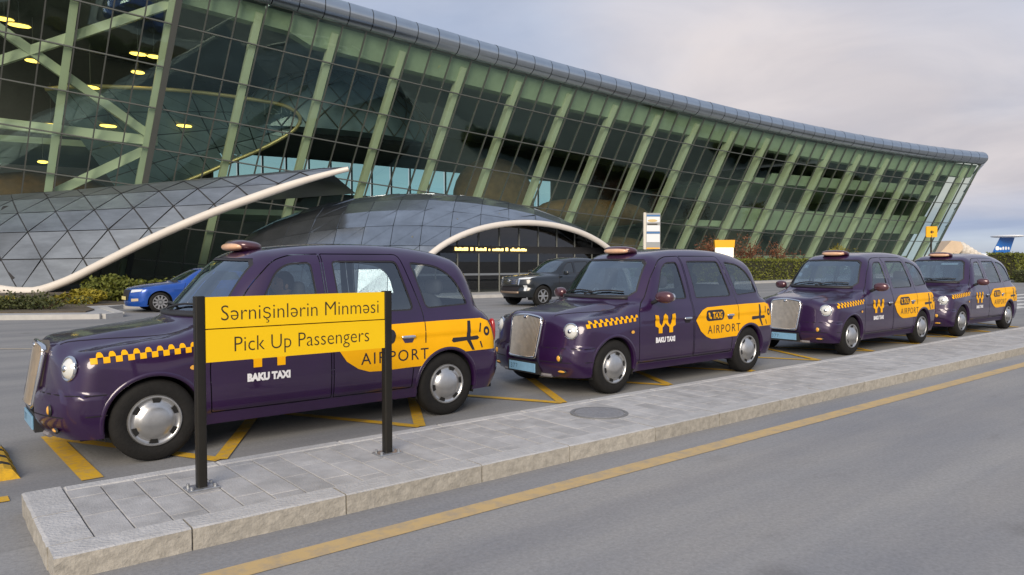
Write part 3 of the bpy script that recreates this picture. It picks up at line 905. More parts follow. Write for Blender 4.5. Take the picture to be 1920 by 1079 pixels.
# --- arched dome canopy
DA0, DD0, DRA, DRD, DRZ = -4.95, 41.5, 11.55, 8.5, 5.4
da = empty('arched_canopy', tuple(loc(DA0, DD0, 0.0)))
tag(da, 'grey metal panelled dome canopy with pale arched opening over the glazed doors', 'canopy')
dao = loc(DA0, DD0, 0)
def e_pt(a, ph, sc=1.0):
    s = math.sqrt(max(0.0, 1 - ((a - DA0) / DRA) ** 2))
    return (a, DD0 - DRD * sc * s * math.cos(ph), DRZ * sc * s * math.sin(ph))
PA, PB = (-4.6, 33.0), (6.5, 40.4)
pd = Vector((PB[0] - PA[0], PB[1] - PA[1])); pl = pd.length; pd.normalize(); pn = Vector((-pd.y, pd.x))   # points to the back-left side
def side(p): return (p[0] - PA[0]) * pn.x + (p[1] - PA[1]) * pn.y
def clip_poly(poly):
    outp = []; n = len(poly)
    for i in range(n):
        p, q = poly[i], poly[(i + 1) % n]; gp, gq = side(p) - 0.05, side(q) - 0.05
        if gp >= 0: outp.append(p)
        if gp * gq < 0:
            t = gp / (gp - gq); outp.append(tuple(p[k] + (q[k] - p[k]) * t for k in range(3)))
    return outp
cols = list(np.arange(DA0 - DRA + 0.02, DA0 + DRA, 1.36))
if cols[-1] < DA0 + DRA - 0.3: cols.append(DA0 + DRA - 0.02)
phs = [rad(v) for v in (2, 14, 26, 38, 50, 62, 74, 86, 100, 116)]
M_ZINC2 = mat('dome_panel', (0.30, 0.33, 0.36), 0.22, 0.88, var=0.2, vscale=1.1)
def put_panel(poly):
    poly = clip_poly(poly)
    if len(poly) < 3: return
    P3 = [loc(*p) - dao for p in poly]
    cen = sum(P3, Vector()) / len(P3)
    P3 = [p + (cen - p).normalized() * 0.022 for p in P3]
    nb = -Vector((cen.x, cen.y, cen.z)).normalized() * 0.05
    tl_ = Vector((random.gauss(0, 0.014), random.gauss(0, 0.014), random.gauss(0, 0.014)))
    P3 = [p + nb.normalized() * (p - cen).dot(tl_) for p in P3]
    n = len(P3)
    mobj('panel', P3 + [p + nb for p in P3], [tuple(range(n))] + [(k, k + n, (k + 1) % n + n, (k + 1) % n) for k in range(n)], M_ZINC2, da)
for a0, a1 in zip(cols[:-1], cols[1:]):
    for h0, h1 in zip(phs[:-1], phs[1:]):
        q = [e_pt(a0, h0), e_pt(a1, h0), e_pt(a1, h1), e_pt(a0, h1)]
        if a0 > DA0 - 5 and h1 < rad(80):              # triangulated towards the opening
            put_panel([q[0], q[1], q[2]]); put_panel([q[0], q[2], q[3]])
        else:
            put_panel(q)
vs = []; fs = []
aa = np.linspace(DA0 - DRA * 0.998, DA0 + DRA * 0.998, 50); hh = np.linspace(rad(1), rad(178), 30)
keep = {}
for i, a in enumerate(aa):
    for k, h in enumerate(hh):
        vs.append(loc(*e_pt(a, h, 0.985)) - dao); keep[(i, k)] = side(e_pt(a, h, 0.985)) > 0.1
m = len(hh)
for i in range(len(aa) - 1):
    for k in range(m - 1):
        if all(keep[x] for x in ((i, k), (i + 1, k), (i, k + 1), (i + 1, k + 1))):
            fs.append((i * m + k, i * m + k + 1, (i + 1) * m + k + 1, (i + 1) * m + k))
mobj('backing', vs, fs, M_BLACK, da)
# arch: intersection of the cutting plane with the ellipsoid
ts = []; 
for i in range(400):
    s = -2 + (pl + 4) * i / 399.0
    a = PA[0] + pd.x * s; d = PA[1] + pd.y * s
    v = 1 - ((a - DA0) / DRA) ** 2 - ((d - DD0) / DRD) ** 2
    if v > 0: ts.append((s, a, d, DRZ * math.sqrt(v)))
pts = [loc(t[1], t[2], t[3] + 0.05) - dao for t in ts[::6]]
p0 = loc(ts[0][1], ts[0][2], 0.1) - dao; p1 = loc(ts[-1][1], ts[-1][2], 0.1) - dao
MB().tube([p0] + pts + [p1], 0.145, 14).build('arch_tube', M_WTUBE, da, angle=60)
tr = [loc(*e_pt(a, rad(97), 1.01)) - dao for a in np.linspace(DA0 - DRA * 0.995, DA0 - 1.5, 30)]
MB().tube(tr, 0.17, 8).build('gutter_rim', M_BLACK, da, smooth=True)
# glazed vestibule set back inside the arch
M_DGLASS = glass_mat('dark_door_glass', (0.34, 0.38, 0.36), 0.03)
def arch_h(s, back):
    a = PA[0] + pd.x * s + pn.x * back; d = PA[1] + pd.y * s + pn.y * back
    v = 1 - ((a - DA0) / DRA) ** 2 - ((d - DD0) / DRD) ** 2
    return (a, d, DRZ * math.sqrt(max(0, v)))
vb = 1.1
def vp(s, z, b=vb):
    a, d, h = arch_h(s, b); return loc(a, d, z) - dao
s_list = [0.7 + 1.2 * i for i in range(11)]
fr = []
for s0, s1 in zip(s_list[:-1], s_list[1:]):
    for z0, z1 in ((0.14, 2.05), (2.4, 9.0)):
        h0, h1 = min(z1, arch_h(s0, vb)[2] - 0.05), min(z1, arch_h(s1, vb)[2] - 0.05)
        if max(h0, h1) < z0 + 0.15: continue
        h0 = max(h0, z0 + 0.01); h1 = max(h1, z0 + 0.01)
        mobj('glass_pane', [vp(s0 + 0.03, z0), vp(s1 - 0.03, z0), vp(s1 - 0.03, h1), vp(s0 + 0.03, h0)], [(0, 1, 2, 3)], M_DGLASS, da)
for s0 in s_list:
    h = arch_h(s0, vb)[2]
    if h > 0.4: MB().beam(vp(s0, 0.12), vp(s0, h - 0.05), 0.07, 0.1, up=(FWD.x, FWD.y, 0)).build('door_post', M_MULL, da)
MB().beam(vp(0.2, 2.22), vp(13.0, 2.22), 0.14, 0.36, up=(0, 0, 1)).build('fascia', M_BLACK, da)
MB().beam(vp(0.2, 1.0), vp(12.8, 1.0), 0.06, 0.10).build('door_rail', mat('steel_rail', (0.4, 0.41, 0.4), 0.35, 0.9), da)
# lit sign line: separate word-like blocks of light on the fascia
M_LIT = mat('lit_sign', (1, 0.75, 0.2), 0.5, emit=(1.0, 0.72, 0.22), estr=1.6)
s = 2.9
random.seed(5)
for wd in (0.75, 0.18, 0.62, 0.10, 0.66, 0.18, 1.0):
    n = max(1, int(wd / 0.11))
    mb = MB()
    for i in range(n):
        x0 = s + i * wd / n; hh_ = random.choice((0.10, 0.13, 0.16))
        mb.beam(vp(x0, 2.16 + hh_ / 2, vb - 0.10), vp(x0 + wd / n * 0.8, 2.16 + hh_ / 2, vb - 0.10), 0.02, hh_)
    mb.build('lit_lettering', M_LIT, da); s += wd + 0.12
# shell lining and inner back wall of the vestibule
MB().beam(vp(0.0, 1.7, 5.5), vp(12.0, 1.7, 5.5), 0.2, 3.4).build('inner_wall', mat('warm_dark_wall', (0.10, 0.075, 0.05), 0.6, var=0.5, vscale=1.2), da)
# ================================================================== vehicles: shells from smooth profile functions
class Shell:
    """car body skin.  F(x, y>=0, z) < 0 inside.  Sheet coordinates: rays from a spine along the car, fanned round its ends."""
    def __init__(s, F, xa, xb, zc, zbot, xmax):
        s.F, s.xa, s.xb, s.zc, s.zbot, s.xmax = F, xa, xb, zc, zbot, xmax
        s.SC, s.SV = 0.7, 0.85
    def to_uv(s, P):
        P = np.atleast_2d(np.asarray(P, float)); x, y, z = P[:, 0], np.abs(P[:, 1]), P[:, 2]
        dxf = np.maximum(s.xa - x, 0); dxr = np.maximum(x - s.xb, 0)
        phf = np.arctan2(dxf, y); phr = np.arctan2(dxr, y)
        u = np.where(x < s.xa, s.xa - phf * s.SC, np.where(x > s.xb, s.xb + phr * s.SC, x))
        r = np.hypot(dxf + dxr, y)
        return np.stack([u, np.arctan2(z - s.zc, r) * s.SV], 1)
    def from_uv(s, uv):
        u, v = uv[:, 0], uv[:, 1] / s.SV
        ph = np.where(u < s.xa, -(s.xa - u) / s.SC, np.where(u > s.xb, (u - s.xb) / s.SC, 0.0))
        ox = np.clip(u, s.xa, s.xb)
        D = np.stack([np.sin(ph) * np.cos(v), np.cos(ph) * np.cos(v), np.sin(v)], 1)
        O = np.stack([ox, np.zeros_like(ox), np.full_like(ox, s.zc)], 1)
        lo = np.zeros(len(u)); hi = np.full(len(u), 3.0); done = np.zeros(len(u), bool)
        for t in np.arange(0.1, 3.0, 0.1):          # first exit from the body
            P = O + D * t; o_ = (s.F(P[:, 0], P[:, 1], P[:, 2]) >= 0) & ~done
            hi[o_] = t; lo[o_] = t - 0.1; done |= o_
        for _ in range(18):
            mid = (lo + hi) / 2; P = O + D * mid[:, None]
            ins = s.F(P[:, 0], P[:, 1], P[:, 2]) < 0
            lo = np.where(ins, mid, lo); hi = np.where(ins, hi, mid)
        P = O + D * ((lo + hi) / 2)[:, None]
        P[:, 1] = np.maximum(P[:, 1], 0)
        P[(np.abs(ph) > math.pi / 2 - 1e-4) | (v > math.pi / 2 - 1e-4), 1] = 0
        return P
    def normal(s, P):
        e = 2e-3; P = np.asarray(P, float); g = []
        for k in range(3):
            d = np.zeros(3); d[k] = e
            A = P + d; B = P - d
            g.append(s.F(A[:, 0], np.abs(A[:, 1]), A[:, 2]) - s.F(B[:, 0], np.abs(B[:, 1]), B[:, 2]))
        g = np.stack(g, 1); return g / (np.linalg.norm(g, axis=1, keepdims=True) + 1e-12)
    def side(s, x, z, off=0.0):          # on the skin of the visible (negative y) side
        x = np.atleast_1d(np.asarray(x, float)); z = np.atleast_1d(np.asarray(z, float))
        lo = np.zeros_like(x); hi = np.full_like(x, 1.4)
        for _ in range(32):
            mid = (lo + hi) / 2; ins = s.F(x, mid, z) < 0
            lo = np.where(ins, mid, lo); hi = np.where(ins, hi, mid)
        P = np.stack([x, lo, z], 1); n = s.normal(P); P = P + n * np.reshape(off, (-1, 1))
        return P
    def front(s, y, z, off=0.0, x0=-0.5, x1=2.4):
        y = np.atleast_1d(np.asarray(y, float)); z = np.atleast_1d(np.asarray(z, float))
        lo = np.full_like(y, x0); hi = np.full_like(y, x1)      # lo outside, hi inside
        for _ in range(34):
            mid = (lo + hi) / 2; ins = s.F(mid, np.abs(y), z) < 0
            hi = np.where(ins, mid, hi); lo = np.where(ins, lo, mid)
        P = np.stack([hi, np.abs(y), z], 1); n = s.normal(P); P = P + n * off
        P[:, 1] *= np.sign(y + 1e-9); return P
    def rear(s, y, z, off=0.0):
        y = np.atleast_1d(np.asarray(y, float)); z = np.atleast_1d(np.asarray(z, float))
        lo = np.full_like(y, 3.0); hi = np.full_like(y, s.xmax + 0.6)
        for _ in range(34):
            mid = (lo + hi) / 2; ins = s.F(mid, np.abs(y), z) < 0
            lo = np.where(ins, mid, lo); hi = np.where(ins, hi, mid)
        P = np.stack([lo, np.abs(y), z], 1); n = s.normal(P); P = P + n * off
        P[:, 1] *= np.sign(y + 1e-9); return P
    def top(s, x, y, off=0.0):
        x = np.atleast_1d(np.asarray(x, float)); y = np.atleast_1d(np.asarray(y, float))
        lo = np.full_like(x, s.zc); hi = np.full_like(x, 2.2)
        for _ in range(32):
            mid = (lo + hi) / 2; ins = s.F(x, np.abs(y), mid) < 0
            lo = np.where(ins, mid, lo); hi = np.where(ins, hi, mid)
        P = np.stack([x, np.abs(y), lo], 1); n = s.normal(P); P = P + n * off
        P[:, 1] *= np.sign(y + 1e-9); return P
    def skin(s, loops, ustep=0.045, vstep=2.3):
        """loops: list of (closed?, 3-D points on the skin).  returns 3-D verts, tris, centroids"""
        uv = []; edges = []
        def addl(pts, closed):
            k = len(uv); uv.extend([tuple(p) for p in pts]); n = len(pts)
            for i in range(n if closed else n - 1): edges.append((k + i, k + (i + 1) % n))
        # outline: bottom edge
        bot = []
        for ph in np.linspace(math.pi / 2, 0, 26)[:-1]:
            bot.append(('f', ph))
        for x in np.arange(s.xa, s.xb, 0.045): bot.append(('s', x))
        for ph in np.linspace(0, math.pi / 2, 26): bot.append(('r', ph))
        bu = []
        for kind, q in bot:
            lo, hi = 0.0, 2.0
            sp, cp, ox = (-math.sin(q), math.cos(q), s.xa) if kind == 'f' else ((0, 1, q) if kind == 's' else (math.sin(q), math.cos(q), s.xb))
            for _ in range(30):
                mid = (lo + hi) / 2
                if s.F(np.array([ox + sp * mid]), np.array([cp * mid]), np.array([s.zbot]))[0] < 0: lo = mid
                else: hi = mid
            u = q if kind == 's' else (s.xa - q * s.SC if kind == 'f' else s.xb + q * s.SC)
            bu.append((u, math.atan2(s.zbot - s.zc, lo) * s.SV))
        addl(bu, False)
        umin, umax = s.xa - math.pi / 2 * s.SC, s.xb + math.pi / 2 * s.SC
        vt = math.pi / 2 * s.SV
        addl([(umin, v) for v in np.linspace(bu[0][1], vt, 60)], False)
        addl([(umax, v) for v in np.linspace(bu[-1][1], vt, 60)], False)
        addl([(u, vt) for u in np.arange(umin, umax + 0.01, ustep)], False)
        for closed, P in loops:
            addl(s.to_uv(P), closed)
        bx = np.array([b[0] for b in bu]); bv = np.array([b[1] for b in bu])
        con = np.array(uv)
        us = np.arange(umin + ustep / 2, umax, ustep); vs_ = np.arange(-60, 90, vstep) * math.pi / 180 * s.SV
        U, V = np.meshgrid(us, vs_); G = np.stack([U.ravel(), V.ravel()], 1)
        G = G[G[:, 1] > np.interp(G[:, 0], bx, bv) + 0.012]
        # drop grid points that crowd the feature lines
        cell = {}
        for q in con: cell.setdefault((int(q[0] / 0.03), int(q[1] / 0.03)), []).append(q)
        keep = []
        for q in G:
            a, b = int(q[0] / 0.03), int(q[1] / 0.03); ok = True
            for i in (-1, 0, 1):
                for j in (-1, 0, 1):
                    for w in cell.get((a + i, b + j), ()):
                        if (w[0] - q[0]) ** 2 + (w[1] - q[1]) ** 2 < 0.0002: ok = False
            if ok: keep.append(tuple(q))
        allp = [Vector(p) for p in uv] + [Vector(p) for p in keep]
        r = delaunay_2d_cdt(allp, edges, [], 0, 1e-6)
        V2 = np.array([tuple(v) for v in r[0]]); T = np.array([f for f in r[2] if len(f) == 3])
        C2 = V2[T].mean(1)
        T = T[C2[:, 1] > np.interp(C2[:, 0], bx, bv)]
        P = s.from_uv(V2)
        return P, T, P[T].mean(1)

def skin_obj(name, P, N, T, m, parent, mirror='both', push=0.0, mats=None):
    """build a mesh from a subset of skin triangles with analytic normals.  mirror: 'both', 'near' (y<0)"""
    used = np.unique(T); remap = -np.ones(len(P), int); remap[used] = np.arange(len(used))
    p = P[used].copy(); n = N[used].copy(); t = remap[T]
    p = p - n * push
    p[:, 1] *= -1; n[:, 1] *= -1                       # the near side is y < 0
    vs, ns, fs = p, n, t
    if mirror == 'both':
        p2 = p.copy(); p2[:, 1] *= -1; n2 = n.copy(); n2[:, 1] *= -1
        vs = np.concatenate([p, p2]); ns = np.concatenate([n, n2]); fs = np.concatenate([t[:, ::-1], t + len(p)])
    elif mirror == 'far':
        vs = p.copy(); vs[:, 1] *= -1; ns = n.copy(); ns[:, 1] *= -1
    else:
        fs = t[:, ::-1]
    # orient faces with the normals
    a, b, c = vs[fs[:, 0]], vs[fs[:, 1]], vs[fs[:, 2]]
    gn = np.cross(b - a, c - a); area = np.linalg.norm(gn, axis=1)
    flip = (gn * ns[fs].mean(1)).sum(1) < 0
    fs = np.where(flip[:, None], fs[:, ::-1], fs); fs = fs[area > 1e-9]
    me = mesh_data(name, vs, fs, m, True)
    me.normals_split_custom_set_from_vertices([tuple(v) for v in ns])
    o = bpy.data.objects.new(name, me)
    return link(o, parent)

def decal(sh, name, poly, m, parent, off=0.004, step=0.05, holes=()):
    """flat shape given in side view (x, z) laid on the near body side"""
    pts = []; edges = []
    for pl in [poly] + list(holes):
        q = resample(pl, step); k = len(pts); pts += q; edges += [(k + i, k + (i + 1) % len(q)) for i in range(len(q))]
    A = np.array(poly); xs = np.arange(A[:, 0].min(), A[:, 0].max(), step); zs = np.arange(A[:, 1].min(), A[:, 1].max(), step)
    X, Z = np.meshgrid(xs, zs); X, Z = X.ravel(), Z.ravel()
    ok = in_poly(X, Z, inset(resample(poly, step), 0.012)) if len(X) else np.zeros(0, bool)
    for h in holes: ok &= ~in_poly(X, Z, h)
    allp = [Vector(p) for p in pts] + [Vector(p) for p in zip(X[ok], Z[ok])]
    r = delaunay_2d_cdt(allp, edges, [], 0, 1e-6)
    V2 = np.array([tuple(v) for v in r[0]]); T = np.array([f for f in r[2] if len(f) == 3]); C = V2[T].mean(1)
    k = in_poly(C[:, 0], C[:, 1], poly)
    for h in holes: k &= ~in_poly(C[:, 0], C[:, 1], h)
    T = T[k]
    P = sh.side(V2[:, 0], V2[:, 1], 0.0); N = sh.normal(P); P = P + N * (off + 0.002)
    return skin_obj(name, P, N, T, m, parent, 'near')

def decal_text(sh, name, body, x, z, size, m, parent, off=0.006, align='LEFT', spacing=1.0, sx=1.0, bold=0.0):
    vs, fs = text_mesh(body, size, align, spacing, bold)
    P = sh.side(x + vs[:, 0] * sx, z + vs[:, 1], 0.0); N = sh.normal(P); P = P + N * (off + 0.002)
    tris = []
    for f in fs:
        for i in range(1, len(f) - 1): tris.append((f[0], f[i], f[i + 1]))
    return skin_obj(name, P, N, np.array(tris), m, parent, 'near')

def car_paint(name, col, coat=1.0, rough=0.32, spec=0.5, metal=0.35):
    m = bpy.data.materials.new(name); m.use_nodes = True
    t = m.node_tree; b = t.nodes['Principled BSDF']
    b.inputs['Metallic'].default_value = metal; b.inputs['Roughness'].default_value = rough
    b.inputs['Coat Weight'].default_value = coat; b.inputs['Coat Roughness'].default_value = 0.035
    c = t.nodes.new('ShaderNodeTexCoord'); n = t.nodes.new('ShaderNodeTexNoise'); n.inputs['Scale'].default_value = 2.2; n.inputs['Detail'].default_value = 6
    t.links.new(c.outputs['Object'], n.inputs['Vector'])
    r = t.nodes.new('ShaderNodeValToRGB'); r.color_ramp.elements[0].position = 0.35; r.color_ramp.elements[1].position = 0.7
    r.color_ramp.elements[0].color = (*[x * 0.88 for x in col], 1); r.color_ramp.elements[1].color = (*[x * 1.15 for x in col], 1)
    t.links.new(n.outputs['Fac'], r.inputs[0]); t.links.new(r.outputs[0], b.inputs['Base Color'])
    r2 = t.nodes.new('ShaderNodeMapRange'); r2.inputs[3].default_value = 0.02; r2.inputs[4].default_value = 0.11
    t.links.new(n.outputs['Fac'], r2.inputs[0]); t.links.new(r2.outputs[0], b.inputs['Coat Roughness'])
    MATS[name] = m
    return m

M_PURPLE = car_paint('purple_paint', (0.024, 0.006, 0.043), metal=0.15)
M_GAP = mat('shut_line', (0.008, 0.006, 0.009), 0.8)
M_SEAL = mat('window_rubber', (0.02, 0.018, 0.02), 0.5)
M_CGLASS = glass_mat('car_glass', (0.54, 0.60, 0.62), 0.11, 0.0, (0.9, 0.96, 1.0))
M_WGLASS = glass_mat('windscreen_glass', (0.36, 0.46, 0.52), 0.22, 0.0, (0.85, 0.95, 1.0))
M_TYRE = mat('tyre_rubber', (0.012, 0.0115, 0.011), 0.85, spec=0.3, var=0.25, vscale=12, bump=0.25, bscale=60)
M_HUB = mat('silver_hubcap', (0.55, 0.545, 0.53), 0.30, 0.85, var=0.12, vscale=9)
M_CHROME = mat('chrome', (0.75, 0.75, 0.75), 0.12, 1.0)
M_GRILLE = mat('bronze_grille', (0.74, 0.64, 0.50), 0.32, 0.85, var=0.15, vscale=9)
M_GRILLB = mat('grille_backing', (0.16, 0.13, 0.10), 0.6, 0.3)  # brown body of the grille behind the bars
M_YELLOW = mat('yellow_vinyl', (0.86, 0.42, 0.0), 0.5, spec=0.25, var=0.05, vscale=4)
M_BLKV = mat('black_vinyl', (0.018, 0.015, 0.02), 0.4)
M_WHTV = mat('white_vinyl', (0.75, 0.74, 0.76), 0.5)
M_PLATE = mat('blue_plate', (0.19, 0.36, 0.52), 0.4, var=0.08, vscale=20)
M_PLINK = mat('plate_ink', (0.05, 0.10, 0.16), 0.5)
M_BLKP = mat('black_plastic', (0.02, 0.02, 0.021), 0.5)
M_SEATM = mat('grey_seat', (0.10, 0.10, 0.11), 0.85, var=0.15, vscale=8)
M_AMBER = mat('amber_lens', (0.75, 0.38, 0.05), 0.2, coat=0.5)
M_LENS = mat('headlight_lens', (0.72, 0.72, 0.68), 0.10, 0.15, coat=1.0)
M_ROOFL = mat('taxi_light_lens', (0.66, 0.40, 0.24), 0.3, var=0.08, vscale=15, coat=0.4)
M_MAROON = car_paint('maroon_paint', (0.085, 0.030, 0.038))
M_WELL = mat('wheel_well', (0.008, 0.008, 0.008), 0.9)

def wheel(name, parent, c, r, w, hub_r, slots=6, kind='cap', ny=-1):
    """c = centre of the outer face plane; outer face looks to ny"""
    root = empty(name, c, parent=parent)
    s = ny
    prof = [(hub_r * 0.98, -0.012 * s), (hub_r * 1.05, 0.0 * s), (r * 0.80, 0.012 * s), (r * 0.93, -0.002 * s), (r * 0.985, -0.02 * s), (r, -0.045 * s), (r, -(w - 0.045) * s), (r * 0.985, -(w - 0.02) * s), (r * 0.9, -w * s), (hub_r * 0.9, -w * s)]
    prof = [(a, b) for a, b in prof]
    MB().lathe(prof, 48, 'y').build('tyre', M_TYRE, root, angle=40)
    MB().lathe([(0.0, -0.06 * s), (hub_r * 0.99, -0.05 * s)], 32, 'y').build('rim_disc', M_WELL, root)
    if kind == 'cap':
        MB().lathe([(0.0, 0.048 * s), (hub_r * 0.25, 0.046 * s), (hub_r * 0.5, 0.038 * s), (hub_r * 0.66, 0.022 * s), (hub_r * 0.74, 0.002 * s), (hub_r * 0.80, -0.004 * s), (hub_r * 0.90, -0.002 * s), (hub_r * 0.95, 0.012 * s), (hub_r * 1.0, 0.012 * s), (hub_r * 1.04, 0.0), (hub_r * 1.04, -0.03 * s)], 48, 'y').build('hubcap', M_HUB, root, angle=50)
        for k in range(slots):
            t0 = 2 * math.pi * (k + 0.3) / slots
            pts = []
            for i in range(7):
                pts.append((hub_r * 0.91, t0 - 0.20 + 0.40 * i / 6))
            for i in range(7):
                pts.append((hub_r * 0.74, t0 + 0.17 - 0.34 * i / 6))
            vs = [(a * math.cos(t), (0.005 if a > hub_r * 0.8 else 0.008) * s, a * math.sin(t)) for a, t in pts]
            mobj('vent_slot', vs, [tuple(range(len(vs)))], M_WELL, root)
    else:
        for k in range(slots):
            t0 = 2 * math.pi * k / slots
            d = Vector((math.cos(t0), 0, math.sin(t0))); n = Vector((-d.z, 0, d.x))
            a = d * 0.04; b = d * hub_r * 0.99
            mb = MB(); vs = [a - n * 0.035, a + n * 0.035, b + n * 0.022, b - n * 0.022]
            mb.add([v + Vector((0, 0.0 * s, 0)) for v in vs] + [v + Vector((0, -0.03 * s, 0)) for v in vs], [(0, 1, 2, 3), (7, 6, 5, 4), (0, 4, 5, 1), (1, 5, 6, 2), (2, 6, 7, 3), (3, 7, 4, 0)])
            mb.build('spoke', M_HUB, root)
        MB().lathe([(hub_r * 0.93, -0.03 * s), (hub_r * 0.94, 0.006 * s), (hub_r * 1.02, 0.006 * s), (hub_r * 1.03, -0.03 * s)], 40, 'y').build('rim', M_HUB, root, angle=40)
        MB().lathe([(0.0, 0.008 * s), (0.05, 0.006 * s), (0.06, -0.02 * s)], 20, 'y').build('hub', M_HUB, root, angle=40)
    return root

# ------------------------------------------------------------------ the purple taxi
hoodz = curve([-0.1, 0.05, 0.15, 0.4, 0.8, 1.2, 1.5, 3.9, 4.2, 4.4, 4.52, 4.7], [0.90, 0.955, 0.99, 1.035, 1.085, 1.13, 1.135, 1.13, 1.12, 1.06, 0.98, 0.80])
roofz = curve([1.2, 1.5, 1.75, 2.0, 2.3, 2.7, 3.1, 3.5, 3.8, 4.05, 4.3, 4.6], [1.54, 1.685, 1.752, 1.792, 1.82, 1.834, 1.83, 1.80, 1.745, 1.655, 1.47, 1.1])
def taxi_F(x, y, z):
    y = np.abs(y)
    ti = 0.075 * np.clip((z - 0.74) / 0.42, 0, 2) ** 2 + 0.035 * np.clip((0.62 - z) / 0.36, 0, 1.4) ** 2
    ti = ti + 0.022 * (1 - sstep(0.335, 0.375, z)) * sstep(1.1, 1.25, x) * (1 - sstep(3.2, 3.4, x))
    flare = 0.014 * (np.exp(-((x - 0.77) / 0.30) ** 2) + np.exp(-((x - 3.66) / 0.30) ** 2)) * (1 - sstep(0.60, 0.95, z))
    hw = 0.872 + 0.012 * (1 - sstep(0.575, 0.605, z)) * (1 - sstep(0.36, 0.44, x)) - 0.075 * np.clip((0.9 - x) / 0.9, 0, 1) ** 2 - 0.05 * np.clip((x - 3.7) / 0.9, 0, 1) ** 2 + flare
    side = y - (hw - ti)
    fend = 0.075 * sstep(0.34, 0.62, y) * (1 - sstep(0.9, 1.35, x)) + 0.02 * (y / 0.8) ** 2
    top = (z - (hoodz(x) - fend)) * 0.97
    bump = 0.055 * (1 - sstep(0.575, 0.605, z)) * sstep(0.18, 0.34, y)
    xf = 0.02 + 0.23 * (y / 0.87) ** 2.6 + 0.075 * np.clip((z - 0.5) / 0.5, 0, 1.2) + 0.10 * np.clip((0.45 - z) / 0.22, 0, 1) ** 2 - bump
    front = (xf - x) * 0.95
    rb = 0.04 * (1 - sstep(0.635, 0.665, z))
    xr = 4.50 - 0.20 * (y / 0.87) ** 3 - 0.14 * np.clip((z - 0.72) / 0.4, 0, 1.3) ** 2 - 0.10 * np.clip((0.50 - z) / 0.25, 0, 1.2) ** 2 + rb
    rear = (x - xr) * 0.95
    low = smax(smax(side, top, 0.13), smax(front, rear, 0.1), 0.10)
    gs = (y - (0.815 - 0.25 * (z - 1.10) - 0.05 * np.clip((z - 1.1) / 0.6, 0, 1.5) ** 2 - 0.03 * np.clip((x - 3.2) / 1.0, 0, 1.4) ** 2)) * 0.96
    gt = z - (roofz(x) - 0.045 * (y / 0.66) ** 2)
    xw = 1.04 + 0.36 * (y / 0.78) ** 2.2 + (z - 1.12) * 0.88
    gf = (xw - x) * 0.76
    xb = 4.36 - 0.36 * (z - 1.1) - 0.22 * (y / 0.75) ** 2.4
    gr = (x - xb) * 0.92
    gh = smax(smax(gs, gt, 0.20), smax(gf, gr, 0.06), 0.13)
    return smin(low, np.maximum(gh, 0.9 - z), 0.045)

TS = Shell(taxi_F, 0.36, 4.0, 0.80, 0.24, 4.55)
AXF, AXR, WR = 0.77, 3.66, 0.338
def side3(poly, step=0.03, closed=True):
    q = np.array(resample(poly, step, closed)); return TS.side(q[:, 0], q[:, 1])
W_F = round_poly([(1.60, 1.135), (2.25, 1.135), (2.225, 1.645), (1.99, 1.635), (1.86, 1.56)], [0.04, 0.05, 0.05, 0.12, 0.12])
W_R = round_poly([(2.45, 1.135), (3.285, 1.14), (3.165, 1.655), (2.435, 1.655)], [0.04, 0.07, 0.05, 0.05])
W_Q = round_poly([(3.43, 1.15), (3.99, 1.175), (3.86, 1.47), (3.66, 1.605), (3.315, 1.645)], [0.06, 0.05, 0.25, 0.10, 0.05])
D_F = round_poly([(1.215, 0.34), (1.20, 0.72), (1.23, 1.03), (1.42, 1.155), (1.63, 1.45), (1.86, 1.665), (2.05, 1.715), (2.325, 1.725), (2.33, 0.34)], [0.02, 0.05, 0.08, 0.06, 0.1, 0.1, 0.05, 0.02, 0.02], 3)
D_R = round_poly([(2.345, 0.34), (2.34, 1.725), (3.21, 1.725), (3.385, 1.12), (3.375, 0.80), (3.24, 0.62), (3.22, 0.34)], [0.02, 0.02, 0.06, 0.06, 0.1, 0.1, 0.02], 3)
def arch_poly(cx, r):
    return [(cx + r * math.cos(t), WR + r * math.sin(t)) for t in np.linspace(rad(-9), rad(189), 56)]
AF, AR = arch_poly(AXF, 0.372), arch_poly(AXR, 0.368)
WS = [(0.0, 1.185), (0.60, 1.185), (0.655, 1.25), (0.565, 1.62), (0.50, 1.675), (0.0, 1.685)]        # windscreen half outline (y, z)
WB = [(0.0, 1.20), (0.52, 1.20), (0.57, 1.26), (0.50, 1.55), (0.44, 1.60), (0.0, 1.61)]
wsr = np.array(resample(WS, 0.03, False)); WS3 = TS.front(wsr[:, 0], wsr[:, 1], 0.0, 0.9, 2.6)
WSI = [(0.0, 1.205), (0.585, 1.205), (0.635, 1.26), (0.55, 1.605), (0.49, 1.655), (0.0, 1.665)]
wsr = np.array(resample(WSI, 0.03, False)); WSI3 = TS.front(wsr[:, 0], wsr[:, 1], 0.0, 0.9, 2.6)
wbr = np.array(resample(WB, 0.03, False)); WB3 = TS.rear(wbr[:, 0], wbr[:, 1])

